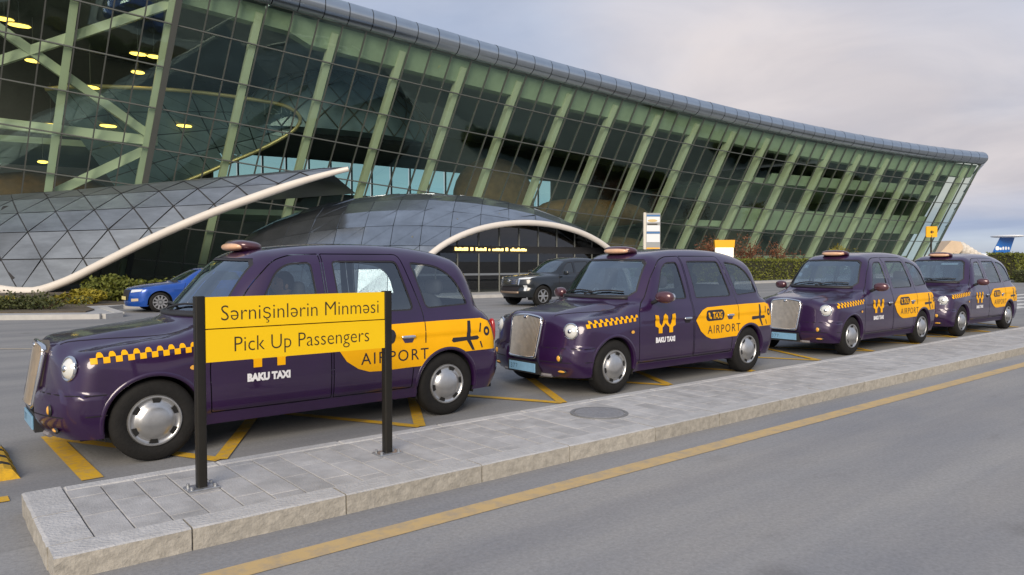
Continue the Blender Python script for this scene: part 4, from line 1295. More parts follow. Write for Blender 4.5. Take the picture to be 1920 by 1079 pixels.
loops = []
wins = [W_F, W_R, W_Q]; seal = [inset(resample(w, 0.03), 0.016) for w in wins]
doors = [D_F, D_R]; dins = [inset(resample(d, 0.04), 0.0095) for d in doors]
for w in wins: loops.append((True, side3(w)))
for w in seal: loops.append((True, side3(w)))
for d in doors: loops.append((True, side3(d, 0.04)))
for d in dins: loops.append((True, side3(d, 0.04)))
for a in (AF, AR): loops.append((False, side3(a, 0.03, False)))
loops += [(False, WS3), (False, WSI3), (False, WB3)]
P, T, Cn = TS.skin(loops)
N = TS.normal(P)
cx, cy, cz = Cn[:, 0], Cn[:, 1], Cn[:, 2]
region = np.zeros(len(T), int)
isd = (cy > 0.42)
def inside_any(polys):
    r = np.zeros(len(T), bool)
    for p in polys: r |= in_poly(cx, cz, p)
    return r & isd
arch = (((cx - AXF) ** 2 + (cz - WR) ** 2 < 0.372 ** 2) | ((cx - AXR) ** 2 + (cz - WR) ** 2 < 0.368 ** 2)) & (cy > 0.4)
R_BODY, R_FD, R_RD, R_GAP, R_SEAL, R_GF, R_GR, R_GQ, R_WS, R_WB, R_HOLE, R_WSS = range(12)
ring = inside_any(doors) & ~inside_any(dins)
fd = in_poly(cx, cz, dins[0]) & isd; rd = in_poly(cx, cz, dins[1]) & isd
region[fd] = R_FD; region[rd] = R_RD; region[ring] = R_GAP
sealr = inside_any(wins); region[sealr] = R_SEAL
for w, k in zip(seal, (R_GF, R_GR, R_GQ)):
    region[in_poly(cx, cz, w) & isd] = k
wsf = (cx < 2.3) & (N[T].mean(1)[:, 0] < -0.3) & (cz > 1.1)
wsp = WS + [(-0.05, 1.685), (-0.05, 1.185)]; wspi = WSI + [(-0.05, 1.665), (-0.05, 1.205)]; wbp = WB + [(-0.05, 1.61), (-0.05, 1.20)]
region[wsf & in_poly(cy, cz, wsp)] = R_WSS
region[wsf & in_poly(cy, cz, wspi)] = R_WS
region[(cx > 3.7) & (N[T].mean(1)[:, 0] > 0.3) & in_poly(cy, cz, wbp)] = R_WB
region[arch] = R_HOLE

def sk(name, k, m, parent, mirror='both', push=0.0):
    t = T[np.isin(region, k)]
    return skin_obj(name, P, N, t, m, parent, mirror, push) if len(t) else None

taxi = empty('taxi')
body = sk('body', [R_BODY], M_PURPLE, taxi)
for dpoly in doors:
    for mir in ('near', 'far'):
        skin_obj('shut_line', P, N, T[(region == R_GAP) & in_poly(cx, cz, dpoly)], M_GAP, body, mir, 0.012)
sk('window_seal', [R_SEAL, R_WSS], M_SEAL, body, 'both', 0.004)
for nm, k, g in (('front_door', R_FD, R_GF), ('rear_door', R_RD, R_GR)):
    for mir in ('near', 'far'):
        dobj = sk('door', [k], M_PURPLE, taxi, mir)
        sk('window', [g], M_CGLASS, dobj, mir, 0.010)
        sgn = -1 if mir == 'near' else 1
        hx = 2.19 if nm == 'front_door' else 3.17
        hp = TS.side(hx, 0.862)[0]
        mb = MB().superell((hx, sgn * (hp[1] + 0.016), 0.876), (0.085, 0.016, 0.017), (0.5, 0.6), 16, 8)
        mb.build('handle', M_CHROME, dobj, smooth=True)
        mb = MB(); k_ = [(hx - 0.075, 0.865), (hx + 0.075, 0.865), (hx + 0.045, 0.815), (hx - 0.045, 0.815)]
        cup = np.array(k_); cp = TS.side(cup[:, 0], cup[:, 1], 0.0085 if nm == 'rear_door' else 0.0045)
        mobj('handle_recess', [(p[0], sgn * p[1], p[2]) for p in cp], [(0, 1, 2, 3) if sgn > 0 else (3, 2, 1, 0)], M_GAP if nm == 'front_door' else MATS['purple_paint'], dobj)
sk('quarter_window', [R_GQ], M_CGLASS, taxi, 'near', 0.010); sk('quarter_window', [R_GQ], M_CGLASS, taxi, 'far', 0.010)
sk('windscreen', [R_WS], M_WGLASS, taxi, 'both', 0.010)
sk('rear_window', [R_WB], M_CGLASS, taxi, 'both', 0.006)
# wheel arches: lip and dark well
for (cx_, r_) in ((AXF, 0.372), (AXR, 0.368)):
    for sg in (-1, 1):
        ang = np.linspace(rad(-9), rad(189), 45)
        a = TS.side(cx_ + r_ * np.cos(ang), WR + r_ * np.sin(ang), 0.004)
        b = TS.side(cx_ + (r_ + 0.022) * np.cos(ang), WR + (r_ + 0.022) * np.sin(ang), 0.009)
        c_ = a.copy(); c_[:, 1] -= 0.07
        d_ = TS.side(cx_ + (r_ + 0.034) * np.cos(ang), WR + (r_ + 0.034) * np.sin(ang), 0.0)
        vs = []; fs = []
        for i in range(45): vs += [tuple(c_[i]), tuple(a[i]), tuple(b[i]), tuple(d_[i])]
        for i in range(44):
            for k in range(3): fs.append((i * 4 + k, i * 4 + 4 + k, i * 4 + 5 + k, i * 4 + 1 + k))
        vs = [(v[0], v[1] * sg, v[2]) for v in vs]
        mobj('wheel_arch', vs, fs, M_PURPLE, taxi, smooth=True)
        vs = []; fs = []
        ang = np.linspace(rad(-20), rad(200), 20)
        for t in ang:
            for yy in (0.83, 0.50): vs.append((cx_ + (r_ + 0.012) * math.cos(t), yy * sg, WR + (r_ + 0.012) * math.sin(t)))
        for i in range(19): fs.append((i * 2, i * 2 + 2, i * 2 + 3, i * 2 + 1))
        fs.append(tuple(range(1, 40, 2)))
        mobj('wheel_well', vs, fs, M_WELL, taxi)
    for sg in (-1, 1):
        wheel('wheel', taxi, (cx_, sg * 0.848, WR), WR, 0.185, 0.205, ny=sg)
MB().box(0.25, 4.35, -0.72, 0.72, 0.22, 0.26).build('underbody', M_WELL, taxi)
MB().box(1.16, 4.1, -0.76, 0.76, 0.26, 0.30).build('cabin_floor', M_BLKP, taxi)
# front end -------------------------------------------------------
def gx(z): return -0.032 + 0.085 * (z - 0.45) / 0.5
G = round_poly([(-0.245, 0.455), (0.245, 0.455), (0.285, 0.945), (0.0, 0.985), (-0.285, 0.945)], [0.03, 0.03, 0.07, 0.3, 0.07], 5)
gp = [(gx(z) + 0.35 * y_ * y_, y_, z) for y_, z in G]
gr = MB().add([(p[0] + 0.0, p[1], p[2]) for p in gp] + [(p[0] + 0.16, p[1], p[2]) for p in gp], [tuple(range(len(gp)))] + [(i, i + len(gp), (i + 1) % len(gp) + len(gp), (i + 1) % len(gp)) for i in range(len(gp))]).build('grille', M_GRILLB, taxi)
MB().tube([(p[0] - 0.004, p[1], p[2]) for p in gp], 0.019, 8, closed=True).build('grille_frame', M_CHROME, gr, smooth=True)
bars = MB()
for i in range(-11, 12):
    t = i / 11.6
    zt = 0.965 - 0.03 * abs(t) ** 1.5
    p0 = Vector((gx(0.465) - 0.008 + 0.35 * (0.236 * t) ** 2, 0.236 * t, 0.465)); p1 = Vector((gx(zt) - 0.008 + 0.35 * (0.272 * t) ** 2, 0.272 * t, zt))
    bars.beam(p0, p1, 0.015, 0.016, up=(1, 0, 0))
tag(bars.build('grille_bars', M_GRILLE, gr), kind='stuff')
MB().superell((gx(0.96) - 0.022, 0, 0.945), (0.012, 0.035, 0.02), (1, 1), 12, 8).build('badge', M_CHROME, gr, smooth=True)
for sg in (-1, 1):
    hp = TS.front([sg * 0.675], [0.80])[0]; hn = TS.normal(hp[None] * np.array([1, sg, 1]))[0]; hn = Vector((hn[0], hn[1] * sg, hn[2]))
    hn = (hn + Vector((-0.35, 0, 0))).normalized(); rot = hn.to_track_quat('Z', 'Y').to_matrix()
    hc = Vector(hp) - hn * 0.018
    hl = MB().superell(hc, (0.088, 0.088, 0.055), (1, 1), 24, 12, rot).build('headlight', M_LENS, taxi, smooth=True)
    ringp = [hc + hn * 0.012 + rot @ Vector((0.092 * math.cos(t), 0.092 * math.sin(t), 0)) for t in np.linspace(0, 2 * math.pi, 29)[:-1]]
    MB().tube(ringp, 0.014, 6, closed=True).build('headlight_ring', M_CHROME, hl, smooth=True)
    MB().superell(hc + hn * 0.036, (0.035, 0.035, 0.028), (1, 1), 14, 8, rot).build('bulb', MATS['chrome'], hl, smooth=True)
    # indicator / fog lamps in the bumper
    for (yy, z_, ry, rz_) in ((0.60, 0.475, 0.035, 0.038), (0.60, 0.315, 0.075, 0.016)):
        fp = TS.front([sg * yy], [z_])[0]
        MB().superell((fp[0] + 0.004, fp[1], fp[2]), (0.02, ry, rz_), (1, 1), 14, 8).build('indicator_lamp', M_AMBER, taxi, smooth=True)
        MB().superell((fp[0] + 0.010, fp[1], fp[2]), (0.018, ry + 0.018, rz_ + 0.014), (1, 1), 14, 8).build('lamp_bezel', M_BLKP, taxi, smooth=True)
    for bz in (0.592, 0.428):
        bl = [tuple(TS.side(x_, bz, 0.001)[0] * np.array([1, sg, 1])) for x_ in np.linspace(0.42, 0.28, 7)] + [tuple(TS.front([sg * y_], [bz], 0.001)[0]) for y_ in np.linspace(0.74, 0.34, 12)]
        MB().tube(bl, 0.005, 5).build('bumper_seam', M_GAP, taxi)
    # bonnet shut line
    bl = TS.top(np.linspace(0.17, 1.24, 24), sg * np.linspace(0.40, 0.665, 24), 0.0005)
    MB().tube([tuple(p) for p in bl], 0.0045, 5).build('bonnet_seam', M_GAP, body)
    # tail lamps
    tp_ = TS.rear([sg * 0.70], [0.86])[0]
    MB().superell(tuple(tp_), (0.03, 0.05, 0.14), (0.7, 0.7), 14, 8).build('tail_lamp', mat('red_lens', (0.35, 0.015, 0.012), 0.15, coat=1), taxi, smooth=True)
# valance
vl = [TS.front([y_], [0.27])[0] for y_ in np.linspace(-0.45, 0.45, 16)]
MB().tube([(p[0] + 0.01, p[1], 0.25) for p in vl], 0.022, 6).build('valance_lip', mat('grey_lip', (0.2, 0.19, 0.2), 0.5), taxi)
# plate
pz, pxx = 0.325, -0.012
plate = MB().bbox(-0.25, 0.25, -0.055, 0.055, 0, 0.012, 0.003).build('number_plate', M_PLATE, taxi)
plate.matrix_local = Matrix(((0, 0, -1, pxx), (-1, 0, 0, 0), (0, 1, 0, pz), (0, 0, 0, 1)))
vs, fs = text_mesh('377', 0.085, 'LEFT', 1.15)
pt = mobj('plate_lettering', [(v[0] - 0.22, v[1] - 0.03, 0.0135) for v in vs], fs, M_PLINK, plate)
MB().box(pxx + 0.005, 0.1, -0.29, 0.29, pz - 0.075, pz + 0.075).build('plate_holder', M_BLKP, taxi)
# roof light
rz_ = TS.top([1.80], [0.0])[0][2]
rl = MB().superell((1.80, 0, rz_ + 0.034), (0.15, 0.255, 0.062), (0.75, 0.8), 32, 12, Matrix.Rotation(rad(6), 3, 'Y')).build('roof_light', M_MAROON, taxi, smooth=True)
MB().superell((1.74, 0, rz_ + 0.032), (0.125, 0.225, 0.043), (0.8, 0.8), 28, 10, Matrix.Rotation(rad(-4), 3, 'Y')).build('light_lens', M_ROOFL, rl, smooth=True)
# mirrors
for sg in (-1, 1):
    mr = MB().superell((1.56, sg * 0.985, 1.185), (0.075, 0.125, 0.078), (0.8, 0.85), 22, 12, Matrix.Rotation(rad(-16 * sg), 3, 'Z')).build('mirror', M_MAROON, taxi, smooth=True)
    MB().tube([(1.52, sg * 0.80, 1.10), (1.54, sg * 0.86, 1.13), (1.56, sg * 0.92, 1.16)], 0.026, 8).build('mirror_arm', M_BLKP, mr, smooth=True)
    MB().superell((1.612, sg * 0.995, 1.185), (0.03, 0.105, 0.062), (0.8, 0.8), 20, 10, Matrix.Rotation(rad(-16 * sg), 3, 'Z')).build('mirror_glass', M_CHROME, mr, smooth=True)
# wipers
for (y0, y1, z0, z1) in ((0.50, -0.08, 1.20, 1.235), (0.02, -0.52, 1.20, 1.24)):
    w_ = [tuple(TS.front([y0 + (y1 - y0) * t], [z0 + (z1 - z0) * t + 0.03 * math.sin(t * 3.14)], 0.016, 0.9, 2.6)[0]) for t in np.linspace(0, 1, 10)]
    MB().tube(w_, 0.011, 6).build('wiper', M_BLKP, taxi)
cw_ = [tuple(TS.front([y_], [1.165], 0.004, 0.9, 2.6)[0]) for y_ in np.linspace(-0.60, 0.60, 20)]
MB().tube(cw_, 0.022, 6).build('cowl_strip', M_BLKP, taxi, smooth=True)
# sun visor band at the top of the glass
vb_ = []
for y_ in np.linspace(-0.5, 0.5, 16):
    for z_ in (1.655, 1.58): vb_.append(tuple(TS.front([y_], [z_], -0.03, 0.9, 2.6)[0]))
mobj('sun_visor', vb_, [(2 * i, 2 * i + 2, 2 * i + 3, 2 * i + 1) for i in range(15)], mat('tinted_band', (0.02, 0.03, 0.07), 0.5), taxi)
# interior
def seat(x_, y_, w_, back_h=0.62, head=True):
    s_ = MB().superell((x_, y_, 0.62), (0.25, w_, 0.10), (0.4, 0.5), 16, 8).build('seat', M_SEATM, taxi, smooth=True)
    MB().superell((x_ + 0.26, y_, 0.62 + back_h / 2), (0.08, w_, back_h / 2), (0.4, 0.5), 16, 8, Matrix.Rotation(rad(12), 3, 'Y')).build('seat_back', M_SEATM, s_, smooth=True)
    if head: MB().superell((x_ + 0.34, y_, 1.36), (0.05, 0.13, 0.09), (0.5, 0.6), 16, 8).build('headrest', M_SEATM, s_, smooth=True)
seat(1.86, -0.36, 0.24); seat(3.45, 0.0, 0.60, 0.68, False)
for y_ in (-0.35, 0.35): MB().superell((3.82, y_, 1.36), (0.05, 0.14, 0.09), (0.5, 0.6), 16, 8).build('headrest', M_SEATM, taxi, smooth=True)
MB().superell((1.36, 0, 0.96), (0.20, 0.68, 0.12), (0.4, 0.5), 24, 10).build('dashboard', mat('dashboard', (0.12, 0.13, 0.14), 0.6), taxi, smooth=True)
sw_c = Vector((1.56, -0.36, 1.05)); sr = Matrix.Rotation(rad(62), 3, 'Y')
stw = MB().tube([sw_c + sr @ Vector((0.19 * math.cos(t), 0.19 * math.sin(t), 0)) for t in np.linspace(0, 2 * math.pi, 29)[:-1]], 0.016, 8, closed=True).build('steering_wheel', M_BLKP, taxi, smooth=True)
MB().box(2.30, 2.33, -0.62, 0.62, 0.3, 1.08).build('partition', M_BLKP, taxi)
mobj('partition_glass', [(2.31, -0.58, 1.08), (2.31, 0.58, 1.08), (2.31, 0.50, 1.62), (2.31, -0.50, 1.62)], [(0, 1, 2, 3)], M_CGLASS, taxi)
MB().superell((1.80, 0, 1.60), (0.02, 0.12, 0.035), (0.6, 0.6), 14, 8).build('rear_view_mirror', M_BLKP, taxi, smooth=True)
# livery ----------------------------------------------------------
yel = [(2.375, 0.83), (2.43, 0.905), (2.53, 0.97), (2.64, 1.003)] + [(3.0, 1.012), (3.6, 1.02), (4.12, 1.02), (4.22, 0.985), (4.27, 0.90), (4.30, 0.78), (4.31, 0.672)] + [(4.05, 0.672)]
ar_ = [(AXR + 0.402 * math.cos(t), WR + 0.402 * math.sin(t)) for t in np.linspace(rad(56), rad(146), 18)]
yel = yel + ar_ + [(3.20, 0.563), (2.86, 0.555), (2.72, 0.56), (2.60, 0.60), (2.48, 0.68)]
yel = [(x_, z_) for x_, z_ in yel]
decal(TS, 'yellow_panel', yel, M_YELLOW, taxi, 0.003, 0.04)
decal(TS, 'door_seam_over_panel', [(3.371, 0.80), (3.383, 0.80), (3.386, 1.016), (3.376, 1.016)], M_GAP, taxi, 0.0048)
decal_text(TS, 'airport_lettering', 'AIRPORT', 2.63, 0.635, 0.165, M_BLKV, taxi, 0.0055, spacing=1.22)
pill = round_poly([(2.60, 0.81), (3.02, 0.815), (3.02, 0.965), (2.60, 0.96)], 0.074, 6)
pin = round_poly([(2.625, 0.832), (2.995, 0.836), (2.995, 0.944), (2.625, 0.939)], 0.053, 6)
decal(TS, 'taxi_badge', pill, M_BLKV, taxi, 0.0055, 0.05)
decal_text(TS, 'badge_lettering', 'TAXI', 2.745, 0.842, 0.125, M_YELLOW, taxi, 0.008, sx=0.82, bold=0.004)
decal(TS, 'badge_handset', round_poly([(2.64, 0.93), (2.675, 0.93), (2.685, 0.885), (2.73, 0.86), (2.72, 0.835), (2.68, 0.845), (2.645, 0.885)], 0.012, 3), M_YELLOW, taxi, 0.008, 0.03)
# aeroplane emblem: fuselage, swept wings, tail and a round target
pl_ = [(3.70, 0.80), (3.72, 0.83), (3.90, 0.83), (3.925, 1.0), (3.965, 1.0), (3.955, 0.83), (4.05, 0.835), (4.075, 0.81), (4.05, 0.79), (3.955, 0.79), (4.01, 0.68), (3.975, 0.68), (3.90, 0.79), (3.72, 0.78)]
decal(TS, 'plane_emblem', pl_, M_BLKV, taxi, 0.0055, 0.03)
decal(TS, 'emblem_bar', [(4.075, 0.875), (4.10, 0.97), (4.118, 0.965), (4.095, 0.87)], M_BLKV, taxi, 0.0055, 0.03)
decal(TS, 'emblem_bar', [(4.08, 0.765), (4.098, 0.772), (4.125, 0.70), (4.108, 0.695)], M_BLKV, taxi, 0.0055, 0.03)
cir = [(4.185 + 0.042 * math.cos(t), 0.875 + 0.052 * math.sin(t)) for t in np.linspace(0, 2 * math.pi, 22)[:-1]]
cii = [(4.185 + 0.018 * math.cos(t), 0.875 + 0.022 * math.sin(t)) for t in np.linspace(0, 2 * math.pi, 16)[:-1]]
decal(TS, 'emblem_ring', cir, M_BLKV, taxi, 0.0055, 0.03, [cii])
# W mark, town lettering, checks
Wm = [(1.49, 0.955), (1.565, 0.945), (1.585, 0.84), (1.625, 0.80), (1.66, 0.84), (1.675, 0.935), (1.72, 0.965), (1.765, 0.935), (1.78, 0.84), (1.815, 0.80), (1.855, 0.84), (1.875, 0.95), (1.95, 0.96), (1.95, 0.80), (1.885, 0.775), (1.885, 0.70), (1.80, 0.70), (1.80, 0.775), (1.76, 0.80), (1.72, 0.835), (1.68, 0.80), (1.645, 0.775), (1.645, 0.70), (1.56, 0.70), (1.56, 0.775), (1.49, 0.80)]
Wm = [(1.72 + (a_ - 1.72) * 0.9, 0.83 + (b_ - 0.83) * 0.95) for a_, b_ in Wm]
decal(TS, 'door_emblem', Wm, M_YELLOW, taxi, 0.004, 0.03)
decal_text(TS, 'town_lettering', 'BAKU TAXI', 1.52, 0.59, 0.088, M_WHTV, taxi, 0.004, bold=0.006, sx=0.88)
def chz(x_): return 0.835 + 0.055 * (x_ - 0.3) / 0.9
nchk = 10; x_ = 0.315; dx_ = (1.185 - 0.315) / (2 * nchk)
chk = empty('checker_strip', parent=taxi)
for i in range(2 * nchk):
    a, b = x_ + i * dx_, x_ + (i + 1) * dx_
    z0 = chz(a) if i % 2 == 0 else chz(a) + 0.045
    if i % 2 == 0: q = [(a, z0), (b + 0.004, z0 + 0.003), (b + 0.004, z0 + 0.048), (a, z0 + 0.045)]
    else: q = [(a - 0.004, z0), (b + 0.004, z0 + 0.003), (b, z0 + 0.024), (b - dx_ * 0.25, z0 + 0.038), (a + dx_ * 0.25, z0 + 0.037), (a, z0 + 0.022)]
    decal(TS, 'check', q, M_YELLOW, chk, 0.004, 0.05)
decal(TS, 'repeater_lamp', [(1.07 + 0.032 * math.cos(t), 0.755 + 0.02 * math.sin(t)) for t in np.linspace(0, 2 * math.pi, 16)[:-1]], M_AMBER, taxi, 0.008, 0.04)

for o_ in (taxi,):
    o_['label'] = 'x'
TAXIS = [(1.53 - AXF, 7.37, 0.0), (6.74 - AXF, 7.10, 0.0), (12.75 - AXF, 7.06, 0.0), (17.82 - AXF, 7.10, 0.0)]
TLAB = ['nearest purple taxi with yellow livery, parked behind the yellow pick-up sign', 'second purple taxi in the rank, beside the round cover in the paving', 'third purple taxi in the rank, between the second taxi and the last one', 'farthest purple taxi, last of the rank at the right edge']
TROOT = [taxi] + [copy_tree(taxi) for _ in range(3)]
for r_, l_, lb in zip(TROOT, TAXIS, TLAB):
    for ch in r_.children:
        if ch.name.startswith('wheel') and ch.type == 'EMPTY': ch.rotation_euler = (0, random.uniform(0, 1.0), 0)
    r_.location = l_; r_.rotation_euler = (0, 0, 0); tag(r_, lb, 'taxi', 'purple taxis waiting in the rank')
# windscreen papers on the two far taxis
for r_, spots in ((TROOT[2], ((0.45, 1.56, 0.05, 0.03), (0.52, 1.40, 0.05, 0.035))), (TROOT[3], ((0.47, 1.50, 0.04, 0.09), (-0.30, 1.60, 0.16, 0.022), (0.50, 1.34, 0.05, 0.03)))):
    for (y_, z_, hw_, hh_) in spots:
        q = TS.front([y_ - hw_, y_ + hw_, y_ + hw_, y_ - hw_], [z_ - hh_, z_ - hh_, z_ + hh_, z_ + hh_], -0.018, 0.9, 2.6)
        mobj('windscreen_paper', q, [(0, 1, 2, 3)], mat('white_paper', (0.75, 0.78, 0.78), 0.8), r_)
# ------------------------------------------------------------------ the two passing cars
def make_car(F, xa, xb, zc, zbot, xmax, axf, axr, wr, wins, wscreen, paint, name, dline, hub, slots, wy):
    S = Shell(F, xa, xb, zc, zbot, xmax)
    def s3(poly, step=0.06, closed=True):
        q = np.array(resample(poly, step, closed)); return S.side(q[:, 0], q[:, 1])
    ins = [inset(resample(w, 0.06), 0.02) for w in wins]
    loops = [(True, s3(w)) for w in wins] + [(True, s3(w)) for w in ins]
    arches = []
    for c in (axf, axr):
        ap = [(c + (wr + 0.05) * math.cos(t), wr + (wr + 0.05) * math.sin(t)) for t in np.linspace(rad(-4), rad(184), 40)]
        loops.append((False, s3(ap, 0.06, False)))
    ws = np.array(resample(wscreen, 0.05, False)); W3 = S.front(ws[:, 0], ws[:, 1], 0.0, 0.6, 3.0); loops.append((False, W3))
    P, T, C = S.skin(loops, 0.07, 3.0)
    N = S.normal(P); cx, cy, cz = C[:, 0], C[:, 1], C[:, 2]; isd = cy > 0.4
    reg = np.zeros(len(T), int)
    for d in dline:
        pass
    for w in wins: reg[in_poly(cx, cz, w) & isd] = 1
    for w in ins: reg[in_poly(cx, cz, w) & isd] = 2
    wp = list(wscreen) + [(-0.05, wscreen[-1][1]), (-0.05, wscreen[0][1])]
    reg[(N[T].mean(1)[:, 0] < -0.3) & in_poly(cy, cz, wp) & (cz > wscreen[0][1] - 0.05)] = 3
    for c in (axf, axr): reg[((cx - c) ** 2 + (cz - wr) ** 2 < (wr + 0.05) ** 2) & (cy > 0.4)] = 4
    root = empty(name)
    b = skin_obj('body', P, N, T[reg == 0], paint, root)
    skin_obj('window_seal', P, N, T[reg == 1], M_SEAL, root, 'both', 0.004)
    for w in ins:
        for mir in ('near', 'far'):
            skin_obj('window', P, N, T[(reg == 2) & in_poly(cx, cz, w)], mat('privacy_glass', (0.02, 0.025, 0.03), 0.03, 0.0, coat=1.0), root, mir, 0.01)
    skin_obj('windscreen', P, N, T[reg == 3], M_WGLASS, root, 'both', 0.008)
    for c in (axf, axr):
        for sg in (-1, 1):
            wheel('wheel', root, (c, sg * wy, wr), wr, 0.22, hub, slots, 'spoke', sg)
            vs = []; fs = []
            for t in np.linspace(rad(-20), rad(200), 18):
                for yy in (wy - 0.02, wy - 0.36): vs.append((c + (wr + 0.055) * math.cos(t), yy * sg, wr + (wr + 0.055) * math.sin(t)))
            for i in range(17): fs.append((i * 2, i * 2 + 2, i * 2 + 3, i * 2 + 1))
            fs.append(tuple(range(1, 36, 2)))
            mobj('wheel_well', vs, fs, M_WELL, root)
    MB().box(xa, xb, -wy + 0.12, wy - 0.12, zbot, zbot + 0.05).build('underbody', M_WELL, root)
    for dl in dline:
        q = np.array(resample(dl, 0.06, False)); L3 = S.side(q[:, 0], q[:, 1], 0.001)
        MB().tube([(p[0], -p[1], p[2]) for p in L3], 0.006, 5).build('door_seam', M_GAP, b)
    MB().superell((1.55, 0, 0.9), (0.2, 0.62, 0.12), (0.4, 0.5), 20, 8).build('dashboard', M_BLKP, root, smooth=True)
    for y_ in (-0.36, 0.36):
        MB().superell((2.35, y_, 1.05), (0.1, 0.25, 0.36), (0.5, 0.5), 16, 8).build('seat_back', M_SEATM, root, smooth=True)
    return root, S

# black sport-utility vehicle
s_h = curve([-0.1, 0.05, 0.2, 0.5, 1.0, 1.4, 1.8, 4.3, 4.6, 4.75, 4.9], [0.95, 1.03, 1.08, 1.12, 1.16, 1.18, 1.19, 1.17, 1.12, 1.02, 0.9])
s_r = curve([1.2, 1.8, 2.2, 2.6, 3.2, 3.9, 4.3, 4.6, 4.9], [1.14, 1.54, 1.69, 1.775, 1.80, 1.76, 1.69, 1.56, 1.25])
def suv_F(x, y, z):
    y = np.abs(y)
    ti = 0.10 * np.clip((z - 0.85) / 0.4, 0, 2) ** 2 + 0.05 * np.clip((0.65 - z) / 0.35, 0, 1.3) ** 2
    fl = 0.03 * (np.exp(-((x - 0.92) / 0.4) ** 2) + np.exp(-((x - 3.66) / 0.4) ** 2)) * (1 - sstep(0.7, 1.05, z))
    side = y - (0.90 - 0.10 * np.clip((0.9 - x) / 0.9, 0, 1) ** 2 - 0.05 * np.clip((x - 3.8) / 0.9, 0, 1) ** 2 + fl - ti)
    top = z - (s_h(x) - 0.05 * (y / 0.85) ** 2)
    xf = 0.02 + 0.36 * (y / 0.9) ** 2.6 + 0.10 * np.clip((z - 0.6) / 0.5, 0, 1.2) ** 2 + 0.16 * np.clip((0.55 - z) / 0.25, 0, 1.2) ** 1.5 + 0.05 * np.exp(-((z - 0.70) / 0.06) ** 2)
    fr = (xf - x) * 0.92; re = (x - (4.75 - 0.2 * (y / 0.9) ** 3 - 0.1 * np.clip((z - 0.8) / 0.4, 0, 1.3) ** 2)) * 0.95
    low = smax(smax(side, top, 0.12), smax(fr, re, 0.1), 0.1)
    gs = (y - (0.80 - 0.30 * (z - 1.15) - 0.02)) * 0.95; gt = z - (s_r(x) - 0.05 * (y / 0.66) ** 2)
    gf = (1.32 + 0.3 * (y / 0.78) ** 2.2 + (z - 1.16) * 1.5 - x) * 0.55; gb = (x - (4.62 - 0.45 * (z - 1.15) - 0.15 * (y / 0.75) ** 2)) * 0.9
    return smin(low, np.maximum(smax(smax(gs, gt, 0.16), smax(gf, gb, 0.06), 0.12), 0.9 - z), 0.05)
M_BLACKP = car_paint('black_paint', (0.008, 0.011, 0.014), metal=0.1)
suv, SS = make_car(suv_F, 0.5, 4.2, 0.85, 0.34, 4.8, 0.92, 3.66, 0.385,
    [round_poly([(1.95, 1.20), (2.62, 1.20), (2.60, 1.62), (2.35, 1.60), (2.15, 1.45)], 0.05), round_poly([(2.70, 1.20), (3.45, 1.22), (3.40, 1.64), (2.68, 1.63)], 0.05), round_poly([(3.54, 1.23), (4.1, 1.30), (4.0, 1.52), (3.48, 1.62)], 0.06)],
    [(0.0, 1.24), (0.60, 1.24), (0.66, 1.30), (0.54, 1.66), (0.0, 1.70)], M_BLACKP, 'sport_utility_car', [[(1.75, 0.5), (1.72, 0.95), (1.80, 1.14)], [(2.66, 0.45), (2.66, 1.16)], [(1.8, 1.15), (4.2, 1.19)]], 0.235, 6, 0.90)
tag(suv, 'black sport utility vehicle driving past the arched entrance behind the second taxi', 'car')
suv.location = (16.85, 20.9, 0)
def on_front(S, quad, name, m, parent, off=0.012, n=8):
    """patch on the car's front given by (y, z) corner points, left-bottom first"""
    a, b, c, d = [np.array(q, float) for q in quad]; fs = []
    u, v = [g_.reshape(-1, 1) for g_ in np.meshgrid(np.linspace(0, 1, n + 1), np.linspace(0, 1, n + 1), indexing='ij')]
    p = (a * (1 - u) + b * u) * (1 - v) + (d * (1 - u) + c * u) * v
    vs = S.front(p[:, 0], p[:, 1], off)
    for i in range(n):
        for k in range(n): fs.append((i * (n + 1) + k, i * (n + 1) + k + 1, (i + 1) * (n + 1) + k + 1, (i + 1) * (n + 1) + k))
    return mobj(name, vs, fs, m, parent, smooth=True)
M_HEADL = mat('bright_headlamp', (0.78, 0.80, 0.80), 0.12, 0.3, coat=1)
gq = on_front(SS, [(-0.40, 0.80), (0.40, 0.80), (0.46, 1.02), (-0.46, 1.02)], 'grille', mat('suv_grille', (0.14, 0.14, 0.14), 0.3, 0.7), suv, 0.012)
for z_ in (0.84, 0.90, 0.96): MB().tube([tuple(SS.front([y_], [z_], 0.022)[0]) for y_ in np.linspace(-0.40, 0.40, 14)], 0.012, 5).build('grille_bar', M_CHROME, gq)
MB().superell(tuple(SS.front([0.0], [0.93], 0.03)[0]), (0.02, 0.09, 0.05), (1, 1), 16, 8).build('badge', M_CHROME, gq, smooth=True)
on_front(SS, [(-0.44, 0.56), (0.44, 0.56), (0.52, 0.74), (-0.52, 0.74)], 'air_intake', M_GAP, suv, 0.010)
for sg in (-1, 1):
    on_front(SS, [(sg * 0.44, 0.985), (sg * 0.80, 1.0), (sg * 0.82, 1.075), (sg * 0.44, 1.03)], 'headlight', M_HEADL, suv, 0.012)
    on_front(SS, [(sg * 0.46, 0.79), (sg * 0.50, 0.78), (sg * 0.52, 0.99), (sg * 0.45, 1.0)], 'chrome_trim', M_CHROME, suv, 0.016)
    on_front(SS, [(sg * 0.68, 0.58), (sg * 0.75, 0.58), (sg * 0.76, 0.78), (sg * 0.64, 0.78)], 'fog_lamp', M_HEADL, suv, 0.016)
    MB().superell((1.98, sg * 1.0, 1.22), (0.07, 0.12, 0.085), (0.7, 0.7), 18, 10).build('mirror', M_BLACKP, suv, smooth=True)
